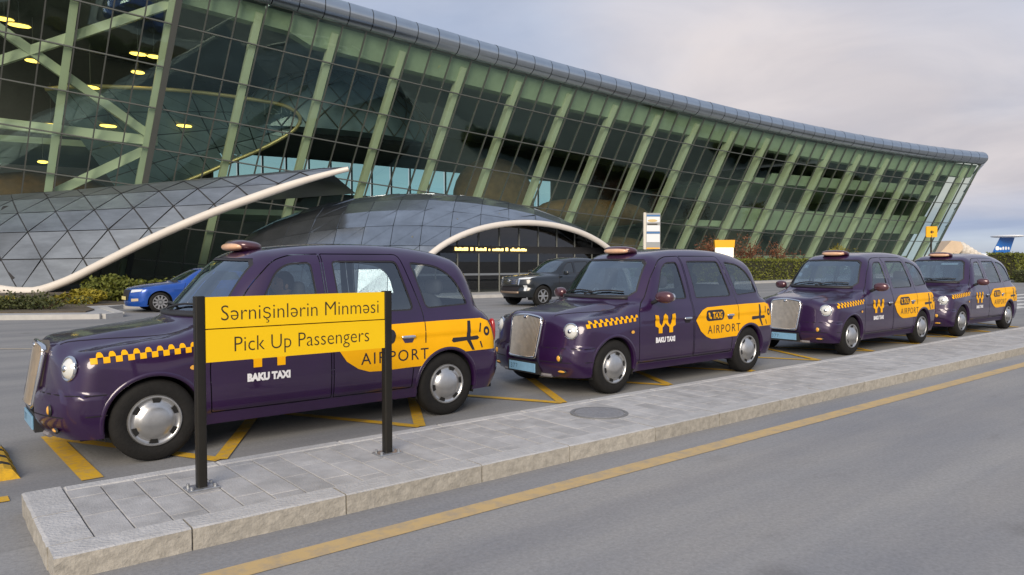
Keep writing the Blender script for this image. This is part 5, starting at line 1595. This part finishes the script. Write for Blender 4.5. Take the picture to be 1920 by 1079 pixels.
MB().tube([tuple(SS.front([y_], [0.52], 0.01)[0]) for y_ in np.linspace(-0.5, 0.5, 14)], 0.045, 8).build('skid_plate', mat('skid', (0.30, 0.22, 0.16), 0.35, 0.6), suv, smooth=True)

# blue saloon
b_h = curve([-0.1, 0.05, 0.2, 0.5, 1.0, 1.4, 1.8, 4.0, 4.4, 4.6, 4.8], [0.68, 0.74, 0.79, 0.86, 0.93, 0.97, 0.98, 0.98, 0.96, 0.92, 0.8])
b_r = curve([1.1, 1.7, 2.1, 2.5, 3.0, 3.5, 4.0, 4.3], [0.95, 1.26, 1.38, 1.43, 1.43, 1.36, 1.18, 1.0])
def sal_F(x, y, z):
    y = np.abs(y)
    ti = 0.09 * np.clip((z - 0.68) / 0.35, 0, 2) ** 2 + 0.05 * np.clip((0.5 - z) / 0.35, 0, 1.3) ** 2
    fl = 0.02 * (np.exp(-((x - 0.88) / 0.35) ** 2) + np.exp(-((x - 3.68) / 0.35) ** 2)) * (1 - sstep(0.55, 0.85, z))
    side = y - (0.89 - 0.13 * np.clip((0.9 - x) / 0.9, 0, 1) ** 2 - 0.08 * np.clip((x - 3.8) / 0.9, 0, 1) ** 2 + fl - ti)
    top = z - (b_h(x) - 0.05 * (y / 0.85) ** 2)
    xf = 0.02 + 0.40 * (y / 0.9) ** 2.5 + 0.12 * np.clip((z - 0.5) / 0.4, 0, 1.2) ** 2 + 0.06 * np.clip((0.35 - z) / 0.2, 0, 1.2)
    fr = (xf - x) * 0.92; re = (x - (4.68 - 0.25 * (y / 0.9) ** 3 - 0.08 * np.clip((z - 0.7) / 0.3, 0, 1.3) ** 2)) * 0.95
    low = smax(smax(side, top, 0.11), smax(fr, re, 0.1), 0.1)
    gs = (y - (0.80 - 0.42 * (z - 0.95))) * 0.92; gt = z - (b_r(x) - 0.04 * (y / 0.6) ** 2)
    gf = (1.35 + 0.3 * (y / 0.78) ** 2.2 + (z - 0.97) * 1.75 - x) * 0.5; gb = (x - (4.25 - 1.3 * (z - 0.95) - 0.15 * (y / 0.75) ** 2)) * 0.6
    return smin(low, np.maximum(smax(smax(gs, gt, 0.14), smax(gf, gb, 0.06), 0.10), 0.75 - z), 0.05)
M_BLUEP = car_paint('blue_paint', (0.008, 0.07, 0.36), metal=0.3)
blu, BS = make_car(sal_F, 0.5, 4.1, 0.62, 0.20, 4.7, 0.88, 3.68, 0.325,
    [round_poly([(1.85, 1.0), (2.60, 1.0), (2.58, 1.32), (2.25, 1.27)], 0.05), round_poly([(2.68, 1.0), (3.5, 1.02), (3.35, 1.28), (2.66, 1.33)], 0.05)],
    [(0.0, 1.01), (0.62, 1.01), (0.66, 1.06), (0.50, 1.34), (0.0, 1.37)], M_BLUEP, 'blue_car', [[(1.6, 0.35), (1.58, 0.7), (1.68, 0.93)], [(2.64, 0.35), (2.64, 0.95)]], 0.225, 10, 0.88)
tag(blu, 'bright blue saloon car nosing out in front of the planting bed', 'car')
blu.location = (5.32, 26.4, 0)
on_front(BS, [(-0.34, 0.40), (0.34, 0.40), (0.42, 0.72), (-0.42, 0.72)], 'grille', mat('dark_grille', (0.03, 0.03, 0.033), 0.35), blu, 0.012)
for sg in (-1, 1):
    on_front(BS, [(sg * 0.47, 0.64), (sg * 0.78, 0.68), (sg * 0.80, 0.745), (sg * 0.45, 0.73)], 'headlight', M_HEADL, blu, 0.010)
    on_front(BS, [(sg * 0.50, 0.36), (sg * 0.74, 0.38), (sg * 0.74, 0.46), (sg * 0.50, 0.45)], 'fog_lamp', mat('pale_lamp', (0.5, 0.42, 0.3), 0.2), blu, 0.010)
    MB().superell((1.92, sg * 0.98, 1.02), (0.06, 0.11, 0.07), (0.7, 0.7), 16, 8).build('mirror', M_BLUEP, blu, smooth=True)
pl2 = MB().box(-0.005, 0.01, -0.26, 0.26, -0.055, 0.055).build('number_plate', mat('yellow_plate', (0.7, 0.6, 0.25), 0.5), blu)
pl2.location = (-0.01, 0, 0.46)

# ------------------------------------------------------------------ the driver in the first taxi (head in profile towards the bonnet)
def skin_body(name, J, E, m, parent=None, sub=2):
    me = bpy.data.meshes.new(name); me.from_pydata([j[0] for j in J], E, []); me.materials.append(m)
    o = bpy.data.objects.new(name, me); link(o, parent)
    o.modifiers.new('skin', 'SKIN'); o.modifiers.new('sub', 'SUBSURF').levels = sub
    o.modifiers['sub'].render_levels = sub
    sv = me.skin_vertices[0].data
    for k, j in enumerate(J): sv[k].radius = j[1] if isinstance(j[1], tuple) else (j[1], j[1])
    sv[0].use_root = True
    return o
M_SKIN = mat('skin', (0.45, 0.26, 0.17), 0.55, var=0.08, vscale=20)
M_SHIRT = mat('dark_jacket', (0.035, 0.037, 0.045), 0.8, var=0.2, vscale=9)
M_HAIR = mat('black_hair', (0.012, 0.010, 0.010), 0.55, bump=0.5, bscale=120)
px_, py_ = 1.98, -0.36
per = empty('person', (TAXIS[0][0] + px_, TAXIS[0][1] + py_, 0.70))
tag(per, 'person with short black hair in dark jacket seated at the wheel of the nearest taxi', 'person')
J = [((0.10, 0, 0.02), (0.13, 0.15)), ((0.13, 0, 0.20), (0.12, 0.15)), ((0.15, 0, 0.40), (0.12, 0.17)), ((0.14, 0, 0.52), (0.08, 0.10)), ((0.12, 0, 0.575), 0.055), ((0.095, 0, 0.63), 0.056),
     ((0.14, 0.19, 0.47), 0.062), ((0.02, 0.25, 0.27), 0.050), ((-0.20, 0.17, 0.33), 0.040), ((-0.27, 0.15, 0.38), 0.035),
     ((0.14, -0.19, 0.47), 0.062), ((0.02, -0.25, 0.27), 0.050), ((-0.20, -0.17, 0.33), 0.040), ((-0.27, -0.15, 0.38), 0.035),
     ((-0.05, 0.10, 0.02), 0.095), ((-0.36, 0.12, 0.06), 0.07), ((-0.42, 0.12, -0.28), 0.055), ((-0.05, -0.10, 0.02), 0.095), ((-0.36, -0.12, 0.06), 0.07), ((-0.42, -0.12, -0.28), 0.055)]
E_ = [(0, 1), (1, 2), (2, 3), (3, 4), (4, 5), (2, 6), (6, 7), (7, 8), (8, 9), (2, 10), (10, 11), (11, 12), (12, 13), (0, 14), (14, 15), (15, 16), (0, 17), (17, 18), (18, 19)]
skin_body('body', J, E_, M_SHIRT, per)
hd = MB()
hc = Vector((0.075, 0, 0.715))
nu, nv = 28, 20
for i in range(nv + 1):
    la = -math.pi / 2 + math.pi * i / nv
    for k in range(nu):
        lo = 2 * math.pi * k / nu
        v = Vector((math.cos(la) * math.cos(lo), math.cos(la) * math.sin(lo), math.sin(la)))
        r = Vector((0.098, 0.076, 0.122))
        p = Vector((v.x * r.x, v.y * r.y, v.z * r.z))
        if v.z < 0 and v.x < 0: p.x *= 1.0 - 0.10 * (-v.z); p.y *= 1 - 0.35 * (-v.z)
        if v.x < -0.75:
            nz = math.exp(-((p.z + 0.012) / 0.028) ** 2) * math.exp(-(p.y / 0.016) ** 2); p.x -= 0.030 * nz
            p.x -= 0.009 * math.exp(-((p.z + 0.058) / 0.010) ** 2) * math.exp(-(p.y / 0.03) ** 2)
            p.x -= 0.010 * math.exp(-((p.z + 0.095) / 0.02) ** 2) * math.exp(-(p.y / 0.03) ** 2)
            p.x += 0.012 * math.exp(-((p.z - 0.018) / 0.014) ** 2) * math.exp(-((abs(p.y) - 0.032) / 0.016) ** 2)
        hd.v.append(tuple(hc + p))
for i in range(nv):
    for k in range(nu):
        hd.f.append((i * nu + k, i * nu + (k + 1) % nu, (i + 1) * nu + (k + 1) % nu, (i + 1) * nu + k))
hd.build('head', M_SKIN, per, smooth=True)
for sg in (-1, 1):
    MB().superell(hc + Vector((0.012, sg * 0.076, -0.008)), (0.018, 0.012, 0.032), (1, 1), 12, 8).build('ear', M_SKIN, per, smooth=True)
    MB().superell(hc + Vector((-0.081, sg * 0.031, 0.016)), (0.012, 0.013, 0.008), (1, 1), 10, 6).build('eye', mat('eye', (0.05, 0.04, 0.04), 0.2), per, smooth=True)
    hand = MB().superell((-0.275, sg * 0.15, 0.385), (0.035, 0.028, 0.042), (0.8, 0.8), 12, 8)
    for f_ in range(4): hand.tube([(-0.29, sg * 0.15, 0.365 + 0.018 * f_), (-0.315, sg * 0.155, 0.37 + 0.018 * f_), (-0.315, sg * 0.175, 0.37 + 0.018 * f_)], [0.010, 0.009, 0.007], 6)
    hand.tube([(-0.26, sg * 0.14, 0.41), (-0.28, sg * 0.16, 0.43)], [0.010, 0.008], 6)
    hand.build('hand', M_SKIN, per, smooth=True)
hr = MB().superell(hc + Vector((0.018, 0, 0.028)), (0.098, 0.086, 0.112), (1, 1), 28, 16)
hr.v = [(v[0] if not (v[2] < hc.z + 0.055 and v[0] < hc.x - 0.02) else hc.x - 0.02 + (v[0] - hc.x + 0.02) * 0.1, v[1], max(v[2], hc.z - 0.055)) for v in hr.v]
hr.build('hair', M_HAIR, per, smooth=True)

# ================================================================== the pick-up sign on the island
SPX0, SPX1, SPY = 1.474, 2.884, 5.095
sg_ = empty('pick_up_sign', (SPX0, SPY, IZ))
tag(sg_, 'yellow two-panel pick-up sign on two dark posts standing on the paved island', 'sign')
M_POST = mat('dark_post', (0.020, 0.018, 0.014), 0.42, 0.4, var=0.15, vscale=6)
M_SIGNY = mat('sign_yellow', (0.82, 0.52, 0.004), 0.5, spec=0.3, var=0.03, vscale=2)
M_STEEL = mat('galvanised', (0.42, 0.43, 0.44), 0.4, 0.8, var=0.2, vscale=25)
sw_ = SPX1 - SPX0
for px2 in (0.0, sw_):
    pr = round_poly([(px2 - 0.032, -0.032), (px2 + 0.032, -0.032), (px2 + 0.032, 0.032), (px2 - 0.032, 0.032)], 0.012, 3)
    MB().prism(pr, 0.0, 1.285, 'z').build('post', M_POST, sg_, angle=40)
    bp_ = MB().bbox(px2 - 0.10, px2 + 0.10, -0.07, 0.07, 0.0, 0.012, 0.003).build('base_plate', M_STEEL, sg_)
    for bx_, by_ in ((-0.075, -0.045), (0.075, -0.045), (0.075, 0.045), (-0.075, 0.045)):
        MB().lathe([(0, 0.034), (0.011, 0.032), (0.012, 0.012), (0.0, 0.012)], 8, 'z', (px2 + bx_, by_, 0)).build('bolt', M_STEEL, bp_)
pn1 = MB().bbox(0.034, sw_ - 0.034, 0.0, 0.0, 0, 0, 0) if False else None
def sign_panel(z0, z1, x0, x1, y0):
    return MB().box(x0, x1, y0, y0 + 0.022, z0, z1).build('panel', M_SIGNY, sg_)
pA = sign_panel(1.068, 1.278, 0.033, sw_ - 0.033, -0.026)
pB = sign_panel(0.842, 1.060, 0.033, sw_ - 0.033, -0.029)
MB().box(0.033, sw_ - 0.033, -0.002, 0.02, 0.86, 1.26).build('back_plate', M_POST, sg_)
M_INK = mat('sign_ink', (0.03, 0.022, 0.008), 0.5)
def sign_text(body, width, zc_, parent, y0, size=0.155):
    # the schwa is set as a turned e
    off_ = -0.0016; bar = text_mesh('|', size)[0][:, 0].max(); vs = np.zeros((0, 2)); fs = []; pen = ''
    def put(V, Fs):
        nonlocal vs, fs
        k = len(vs); vs = np.concatenate([vs, V]); fs = fs + [tuple(i + k for i in f) for f in Fs]
    def adv(t):
        if not t: return 0.0
        return text_mesh(t + '|', size)[0][:, 0].max() - bar
    for i, seg in enumerate(body.split('ə')):
        if i:
            V, Fs = text_mesh('e', size, 'LEFT', 1.0, off_); mn, mx = V.min(0), V.max(0)
            V = (mn + mx) - V; put(V + np.array([adv(pen), 0]), Fs); pen += 'e'
        if seg.strip():
            V, Fs = text_mesh(seg, size, 'LEFT', 1.0, off_); put(V + np.array([adv(pen), 0]), Fs)
        pen += seg
    sx = width / (vs[:, 0].max() - vs[:, 0].min()); x0 = (sw_ - width) / 2 + 0.025 - vs[:, 0].min() * sx
    mobj('lettering', [(x0 + v[0] * sx, y0 - 0.0015, zc_ + v[1]) for v in vs], fs, M_INK, parent)
sign_text('Sərnişinlərin Minməsi', 1.19, 1.118, pA, -0.026, 0.150)
sign_text('Pick Up Passengers', 1.02, 0.903, pB, -0.029, 0.150)

# ================================================================== planting
def leaves(n, sampler, size, seed, flat=0.6):
    rng = np.random.default_rng(seed)
    C = sampler(rng, n); A = rng.normal(size=(n, 3)); A /= np.linalg.norm(A, axis=1, keepdims=True)
    B = rng.normal(size=(n, 3)); B = B - A * (A * B).sum(1, keepdims=True); B /= np.linalg.norm(B, axis=1, keepdims=True)
    s = size * rng.uniform(0.6, 1.4, (n, 1))
    V = np.stack([C - A * s, C - B * s * 0.5, C + A * s, C + B * s * 0.5], 1).reshape(-1, 3)
    Fc = np.arange(4 * n).reshape(-1, 4)
    return V, Fc
def leaf_mat(name, c0, c1, vs=1.2):
    m = mat(name, c0, 0.6, var=0.45, vscale=vs, col2=c1, detail=8)
    m.node_tree.nodes['Principled BSDF'].inputs['Specular IOR Level'].default_value = 0.3
    return m
def box_sampler(lx, ly, lz, rough=0.12):
    def f(rng, n):
        p = rng.uniform(-1, 1, (n, 3)); k = rng.integers(0, 6, n)
        fc = rng.random(n) < 0.75
        for a in range(3):
            m = fc & (k // 2 == a); p[m, a] = np.where(k[m] % 2 == 0, 1, -1) * rng.uniform(0.88, 1.03, m.sum())
        p = p * np.array([lx / 2, ly / 2, lz / 2]); p += rng.normal(0, rough * 0.4, (n, 3)); p[:, 2] += lz / 2
        return p
    return f
def blob_sampler(r, lump=0.25, seed=0):
    rr = np.random.default_rng(seed); cs = rr.normal(size=(9, 3)) * 0.45; cs[:, 2] = np.abs(cs[:, 2])
    def f(rng, n):
        c = cs[rng.integers(0, 9, n)]; d = rng.normal(size=(n, 3)); d /= np.linalg.norm(d, axis=1, keepdims=True)
        p = c + d * (0.38 + lump * rng.random((n, 1))); p = p * np.array(r); p[:, 2] += 0.3 * r[2]; p[:, 2] = np.abs(p[:, 2]); return p
    return f
LM = [leaf_mat('hedge_leaf', (0.09, 0.12, 0.016), (0.19, 0.20, 0.03)), leaf_mat('dark_leaf', (0.035, 0.05, 0.014), (0.09, 0.10, 0.03)), leaf_mat('yellow_leaf', (0.20, 0.18, 0.02), (0.34, 0.28, 0.03)), leaf_mat('red_leaf', (0.14, 0.05, 0.025), (0.24, 0.10, 0.05))]
M_TWIG = mat('twig', (0.10, 0.06, 0.035), 0.9)
def hedge(loc_, rz, l, w, h, n, m, label, seed, size=0.06, group=None, name='clipped_hedge'):
    o = empty(name, loc_, rz); tag(o, label, 'hedge', group)
    V, Fc = leaves(n, box_sampler(l, w, h), size, seed); lf = mobj('foliage', V, Fc, m, o); tag(lf, kind='stuff')
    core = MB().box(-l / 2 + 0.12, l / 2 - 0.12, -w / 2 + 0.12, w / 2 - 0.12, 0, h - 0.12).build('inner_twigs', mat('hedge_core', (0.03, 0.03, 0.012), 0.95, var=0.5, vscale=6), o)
    return o
def shrub(loc_, r, n, m, label, seed, size=0.07, group=None, name='shrub'):
    o = empty(name, loc_); tag(o, label, 'shrub', group)
    V, Fc = leaves(n, blob_sampler(r, 0.3, seed), size, seed); lf = mobj('foliage', V, Fc, m, o); tag(lf, kind='stuff')
    mb = MB(); rg = random.Random(seed)
    for i in range(7):
        t = rg.uniform(0, 6.28); mb.tube([(0, 0, 0), (r[0] * 0.3 * math.cos(t), r[1] * 0.3 * math.sin(t), r[2] * 0.6), (r[0] * 0.6 * math.cos(t), r[1] * 0.6 * math.sin(t), r[2] * 1.1)], [0.03, 0.02, 0.008], 5)
    mb.build('stems', M_TWIG, o); return o
zs = 0.12
hedge((51.0, 33.3, zs), 0.05, 24.0, 1.4, 1.66, 16000, LM[0], 'long clipped green hedge behind the second and third taxis', 1, 0.085)
HX = [(77, 23.5, 5, 2.35), (83.5, 24.2, 6, 2.3), (92, 25.4, 9, 2.35), (103, 27.0, 10, 2.3)]
for i, (x_, y_, l_, h_) in enumerate(HX):
    hedge((x_, y_, 0.0), 0.15, l_, 2.2, h_, 3500, LM[1] if i % 2 else LM[0], 'tall clipped green hedge block at the right edge, number %s from the rank' % ('one', 'two', 'three', 'four')[i] if False else ('tall clipped hedge block just right of the farthest taxi', 'dark clipped hedge block, second beyond the farthest taxi', 'long clipped hedge block, third beyond the farthest taxi', 'clipped hedge block farthest off at the right edge')[i], 20 + i, 0.10, 'hedge blocks beyond the last taxi')
lowh = hedge((86, 22.2, 0.0), 0.15, 40, 1.0, 0.9, 6000, LM[1], 'low dark hedge strip in front of the tall hedge blocks', 30, 0.09)
# bed at the left
soil = MB().prism([(-12, 34.2), (-2, 28.6), (4.0, 25.0), (4.4, 26), (4.5, 28.6), (12.5, 29.4), (13, 34), (8, 41), (-12, 44)], 0.1, 0.16, 'z').build('planting_soil', M_SOIL); tag(soil, kind='structure')
rg = random.Random(8)
k = 0
for i in range(15):
    t = i / 14.0
    a = -6.6 + 10.0 * t; b = 32.6 - 5.4 * t
    h_ = rg.uniform(0.2, 0.28)
    red = i < 4
    shrub((a + rg.uniform(-0.3, 0.3), b + rg.uniform(-0.4, 0.6), 0.15), (0.95, 0.8, h_), 900, LM[3] if red else LM[1], ('low reddish shrub in the bed, %s from the left edge' if red else 'low dark creeping shrub in the bed, %s from the red ones towards the blue car') % ('first', 'second', 'third', 'fourth', 'fifth', 'sixth', 'seventh', 'eighth', 'ninth', 'tenth', 'eleventh')[i if red else i - 4], 40 + i, 0.05, 'low red shrubs in the bed' if red else 'low dark shrubs in the bed')
for i, (x_, y_, r_, m_, lb) in enumerate(((6.2, 31.0, (1.3, 0.9, 0.62), LM[0], 'rounded yellow-green bush directly behind the bonnet of the blue car'), (8.6, 31.4, (1.5, 1.0, 0.72), LM[0], 'rounded yellow-green bush behind the roof of the blue car'),
        (10.6, 32.0, (1.2, 0.9, 0.65), LM[2], 'spiky yellow bush behind the windscreen of the blue car'), (4.6, 29.6, (0.7, 0.5, 0.30), LM[2], 'small yellow bush at the nose of the blue car'), (2.2, 30.0, (0.7, 0.5, 0.2), LM[2], 'small low yellow clump among the dark shrubs'))):
    shrub((x_, y_, 0.15), r_, 2600, m_, lb, 70 + i, 0.075)
# reddish small trees behind the hedge, against the glass
def small_tree(loc_, h, r, n, label, seed, m):
    o = empty('young_tree', loc_); tag(o, label, 'tree', 'young reddish trees before the glass wall')
    rgx = random.Random(seed); mb = MB().tube([(0, 0, 0), (0.05, 0, h * 0.35), (0.0, 0.05, h * 0.75)], [0.09, 0.07, 0.03], 7)
    mb.build('trunk', M_TWIG, o, smooth=True)
    br = MB()
    for i in range(14):
        t = rgx.uniform(0, 6.28); z0 = h * rgx.uniform(0.25, 0.6); ln = r * rgx.uniform(0.7, 1.1)
        br.tube([(0, 0, z0), (ln * 0.5 * math.cos(t), ln * 0.5 * math.sin(t), z0 + h * 0.16), (ln * math.cos(t), ln * math.sin(t), z0 + h * 0.36)], [0.035, 0.022, 0.008], 5)
    br.build('branches', M_TWIG, o)
    V, Fc = leaves(n, blob_sampler((r, r, h * 0.42), 0.45, seed), 0.09, seed); V[:, 2] += h * 0.22
    lf = mobj('crown', V, Fc, m, o); tag(lf, kind='stuff')
small_tree((54.0, 38.0, zs), 4.3, 1.7, 3200, 'small reddish tree over the rear of the second taxi', 1, LM[3])
small_tree((59.5, 38.5, zs), 4.0, 1.2, 1500, 'thin reddish tree between the second and third taxis', 2, LM[3])
small_tree((64.0, 38.5, zs), 3.7, 1.1, 1000, 'sparse reddish tree left of the third taxi roof', 3, LM[3])
small_tree((73.0, 37.0, zs), 3.4, 1.2, 1400, 'small autumnal tree above the third taxi', 4, LM[2])
shrub((86.0, 30.5, 0.0), (1.6, 1.2, 1.5), 1800, LM[0], 'round green bush between the third and fourth taxis', 91, 0.09)

# ================================================================== signs behind the rank
def at(column, depth):   # a spot 'depth' metres ahead of the viewpoint, offset sideways
    v = RGT * ((column - 960) / 1380.0 * depth) + FWD * depth; return (v.x, v.y)
x_, y_ = at(1222, 30)
tot = empty('stop_totem', (x_, y_, 0.0), math.atan2(RGT.y, RGT.x)); tag(tot, 'tall narrow stop totem with white and yellow panels above the second taxi', 'sign')
M_TW = mat('totem_white', (0.70, 0.72, 0.74), 0.4); M_TG = mat('totem_grey', (0.30, 0.31, 0.31), 0.5); M_TB = mat('totem_blue', (0.05, 0.16, 0.38), 0.4); M_TY = mat('totem_yellow', (0.85, 0.42, 0.01), 0.4)
MB().bbox(-0.36, -0.26, -0.07, 0.07, 0, 3.62, 0.01).build('post', mat('totem_post', (0.62, 0.58, 0.5), 0.4), tot)
MB().box(-0.258, 0.32, -0.05, 0.05, 0, 3.60).build('case', M_TG, tot)
for (z0, z1, mm, nm) in ((3.46, 3.53, M_TB, 'blue_band'), (3.22, 3.45, M_TW, 'white_panel'), (2.86, 3.10, M_TW, 'white_panel'), (2.77, 2.84, M_TB, 'blue_band'), (2.42, 2.75, M_TW, 'white_panel'), (1.85, 2.20, M_TY, 'yellow_panel')):
    MB().box(-0.235, 0.30, -0.062, -0.052, z0, z1).build(nm, mm, tot)
MB().box(-0.20, 0.20, -0.066, -0.063, 3.12, 3.17).build('dark_pictogram', M_INK, tot)
MB().superell((0.0, -0.064, 3.29), (0.2, 0.004, 0.06), (1, 1), 16, 6).build('car_pictogram', mat('pictogram_tan', (0.6, 0.45, 0.2), 0.5), tot)
x_, y_ = at(1357, 42)
yb = empty('lit_kiosk_sign', (x_, y_, 0.0), math.atan2(RGT.y, RGT.x)); tag(yb, 'small yellow and white light box on a post above the rear of the second taxi', 'sign')
MB().tube([(0, 0, 0), (0, 0, 2.2)], 0.05, 8).build('post', M_TG, yb)
MB().box(-0.5, -0.01, -0.1, 0.1, 1.6, 2.42).build('white_face', mat('lit_white', (0.85, 0.82, 0.75), 0.4, emit=(1, 0.9, 0.7), estr=0.5), yb)
MB().box(0.01, 0.5, -0.1, 0.1, 1.6, 2.42).build('white_face', MATS['lit_white'], yb)
MB().prism([(-0.54, 2.42), (0.54, 2.42), (0.58, 2.85), (-0.58, 2.85)], -0.12, 0.12, 'y').build('yellow_header', M_TY, yb)
x_, y_ = at(1744, 50)
ys = empty('yellow_pole_sign', (x_, y_, 0.0), math.atan2(RGT.y, RGT.x)); tag(ys, 'small square yellow sign on a dark pole above the gap between the last two taxis', 'sign')
MB().tube([(0, 0, 0), (0, 0, 3.4)], 0.06, 8).build('pole', M_POST, ys)
MB().prism(round_poly([(-0.37, 3.27), (0.37, 3.27), (0.37, 4.0), (-0.37, 4.0)], 0.06), -0.05, 0.05, 'y').build('plate', M_TY, ys)
MB().prism([(-0.13, 3.62), (0.03, 3.76), (0.03, 3.66), (0.14, 3.66), (0.14, 3.58), (0.03, 3.58), (0.03, 3.48)], -0.056, -0.051, 'y').build('arrow', M_INK, ys)

# parked aircraft tail and the boarding bridge far right
def tail():
    D = 170.0
    x_, y_ = at(1874, D); s = D / 1380.0
    r = empty('parked_aircraft', (x_, y_, 0.0), math.atan2(RGT.y, RGT.x)); tag(r, 'parked aircraft with blue swept tail fin and white tailplane beyond the hedge', 'aircraft')
    z0 = 1.65
    M_AB = mat('aircraft_blue', (0.012, 0.12, 0.42), 0.3, var=0.1, vscale=0.5, coat=0.4); M_AW = mat('aircraft_white', (0.78, 0.79, 0.80), 0.3)
    fin = [(-27 * s, z0 - 2.2 + 8 * s), (8 * s, z0 - 2.2 + 8 * s), (25 * s, z0 + 44 * s), (-1 * s, z0 + 44 * s)]
    f = MB().prism(fin, -0.18, 0.18, 'y').build('tail_fin', M_AB, r)
    MB().superell((12 * s, 0, z0 + 46.5 * s), (22 * s, 4.5, 2.6 * s), (1, 0.8), 24, 8).build('tailplane', M_AW, r, smooth=True)
    for i, (a, b, c, d) in enumerate(((-9, 24, 4.5, 5), (-3, 23, 3.0, 3), (2, 24, 2.2, 4), (7, 24, 2.2, 4), (12, 24, 2.2, 3.4))):
        MB().superell((a * s + 2 * s, -0.2, z0 + b * s), (c * s * 0.8, 0.05, d * s * 0.8), (0.7, 0.7), 12, 6).build('fin_lettering', M_AW, f, smooth=True)
    MB().superell((-70 * s, 0, 2.1), (90 * s, 1.5, 1.5), (1, 1), 30, 14).build('fuselage', M_AW, r, smooth=True)
    MB().superell((-5 * s, -2.2, 2.4), (2.2, 0.7, 0.7), (0.8, 0.8), 16, 8).build('engine', M_AW, r, smooth=True)
tail()
def bridge():
    D = 125.0; s = D / 1380.0; x_, y_ = at(1775, D)
    r = empty('boarding_bridge', (x_, y_, 0.0), math.atan2(RGT.y, RGT.x)); tag(r, 'beige boarding bridge with white folded hood beyond the terminal corner', 'boarding bridge')
    M_BG = mat('beige_cladding', (0.60, 0.46, 0.32), 0.6, var=0.1, vscale=0.6); M_HD = mat('hood_fabric', (0.62, 0.57, 0.50), 0.7, var=0.2, vscale=2, bump=0.5, bscale=3)
    MB().prism([(-32 * s, 1.65 + 6 * s), (-3 * s, 1.65 + 38 * s), (14 * s, 1.65 + 36 * s), (20 * s, 1.65 + 24 * s), (4 * s, 1.65 + 4 * s)], -1.5, 1.5, 'y').build('tunnel', M_BG, r)
    mb = MB()
    for i in range(6):
        mb.superell(((22 + 7 * i) * s, 0, 1.65 + (24 - 3.2 * i) * s), (6 * s, 1.6, (12 - 1.3 * i) * s), (0.6, 0.7), 14, 8)
    mb.build('folding_hood', M_HD, r)
    MB().box(18 * s, 50 * s, -1.6, 1.6, 1.65 + 5 * s, 1.65 + 11 * s).build('cab_deck', mat('deck_white', (0.75, 0.75, 0.74), 0.5), r)
    MB().box(-10 * s, 0 * s, -0.5, 0.5, 0, 1.65 + 12 * s).build('support_leg', M_TG, r)
    MB().box(30 * s, 36 * s, -0.5, 0.5, 0, 1.65 + 6 * s).build('support_leg', M_TG, r)
bridge()
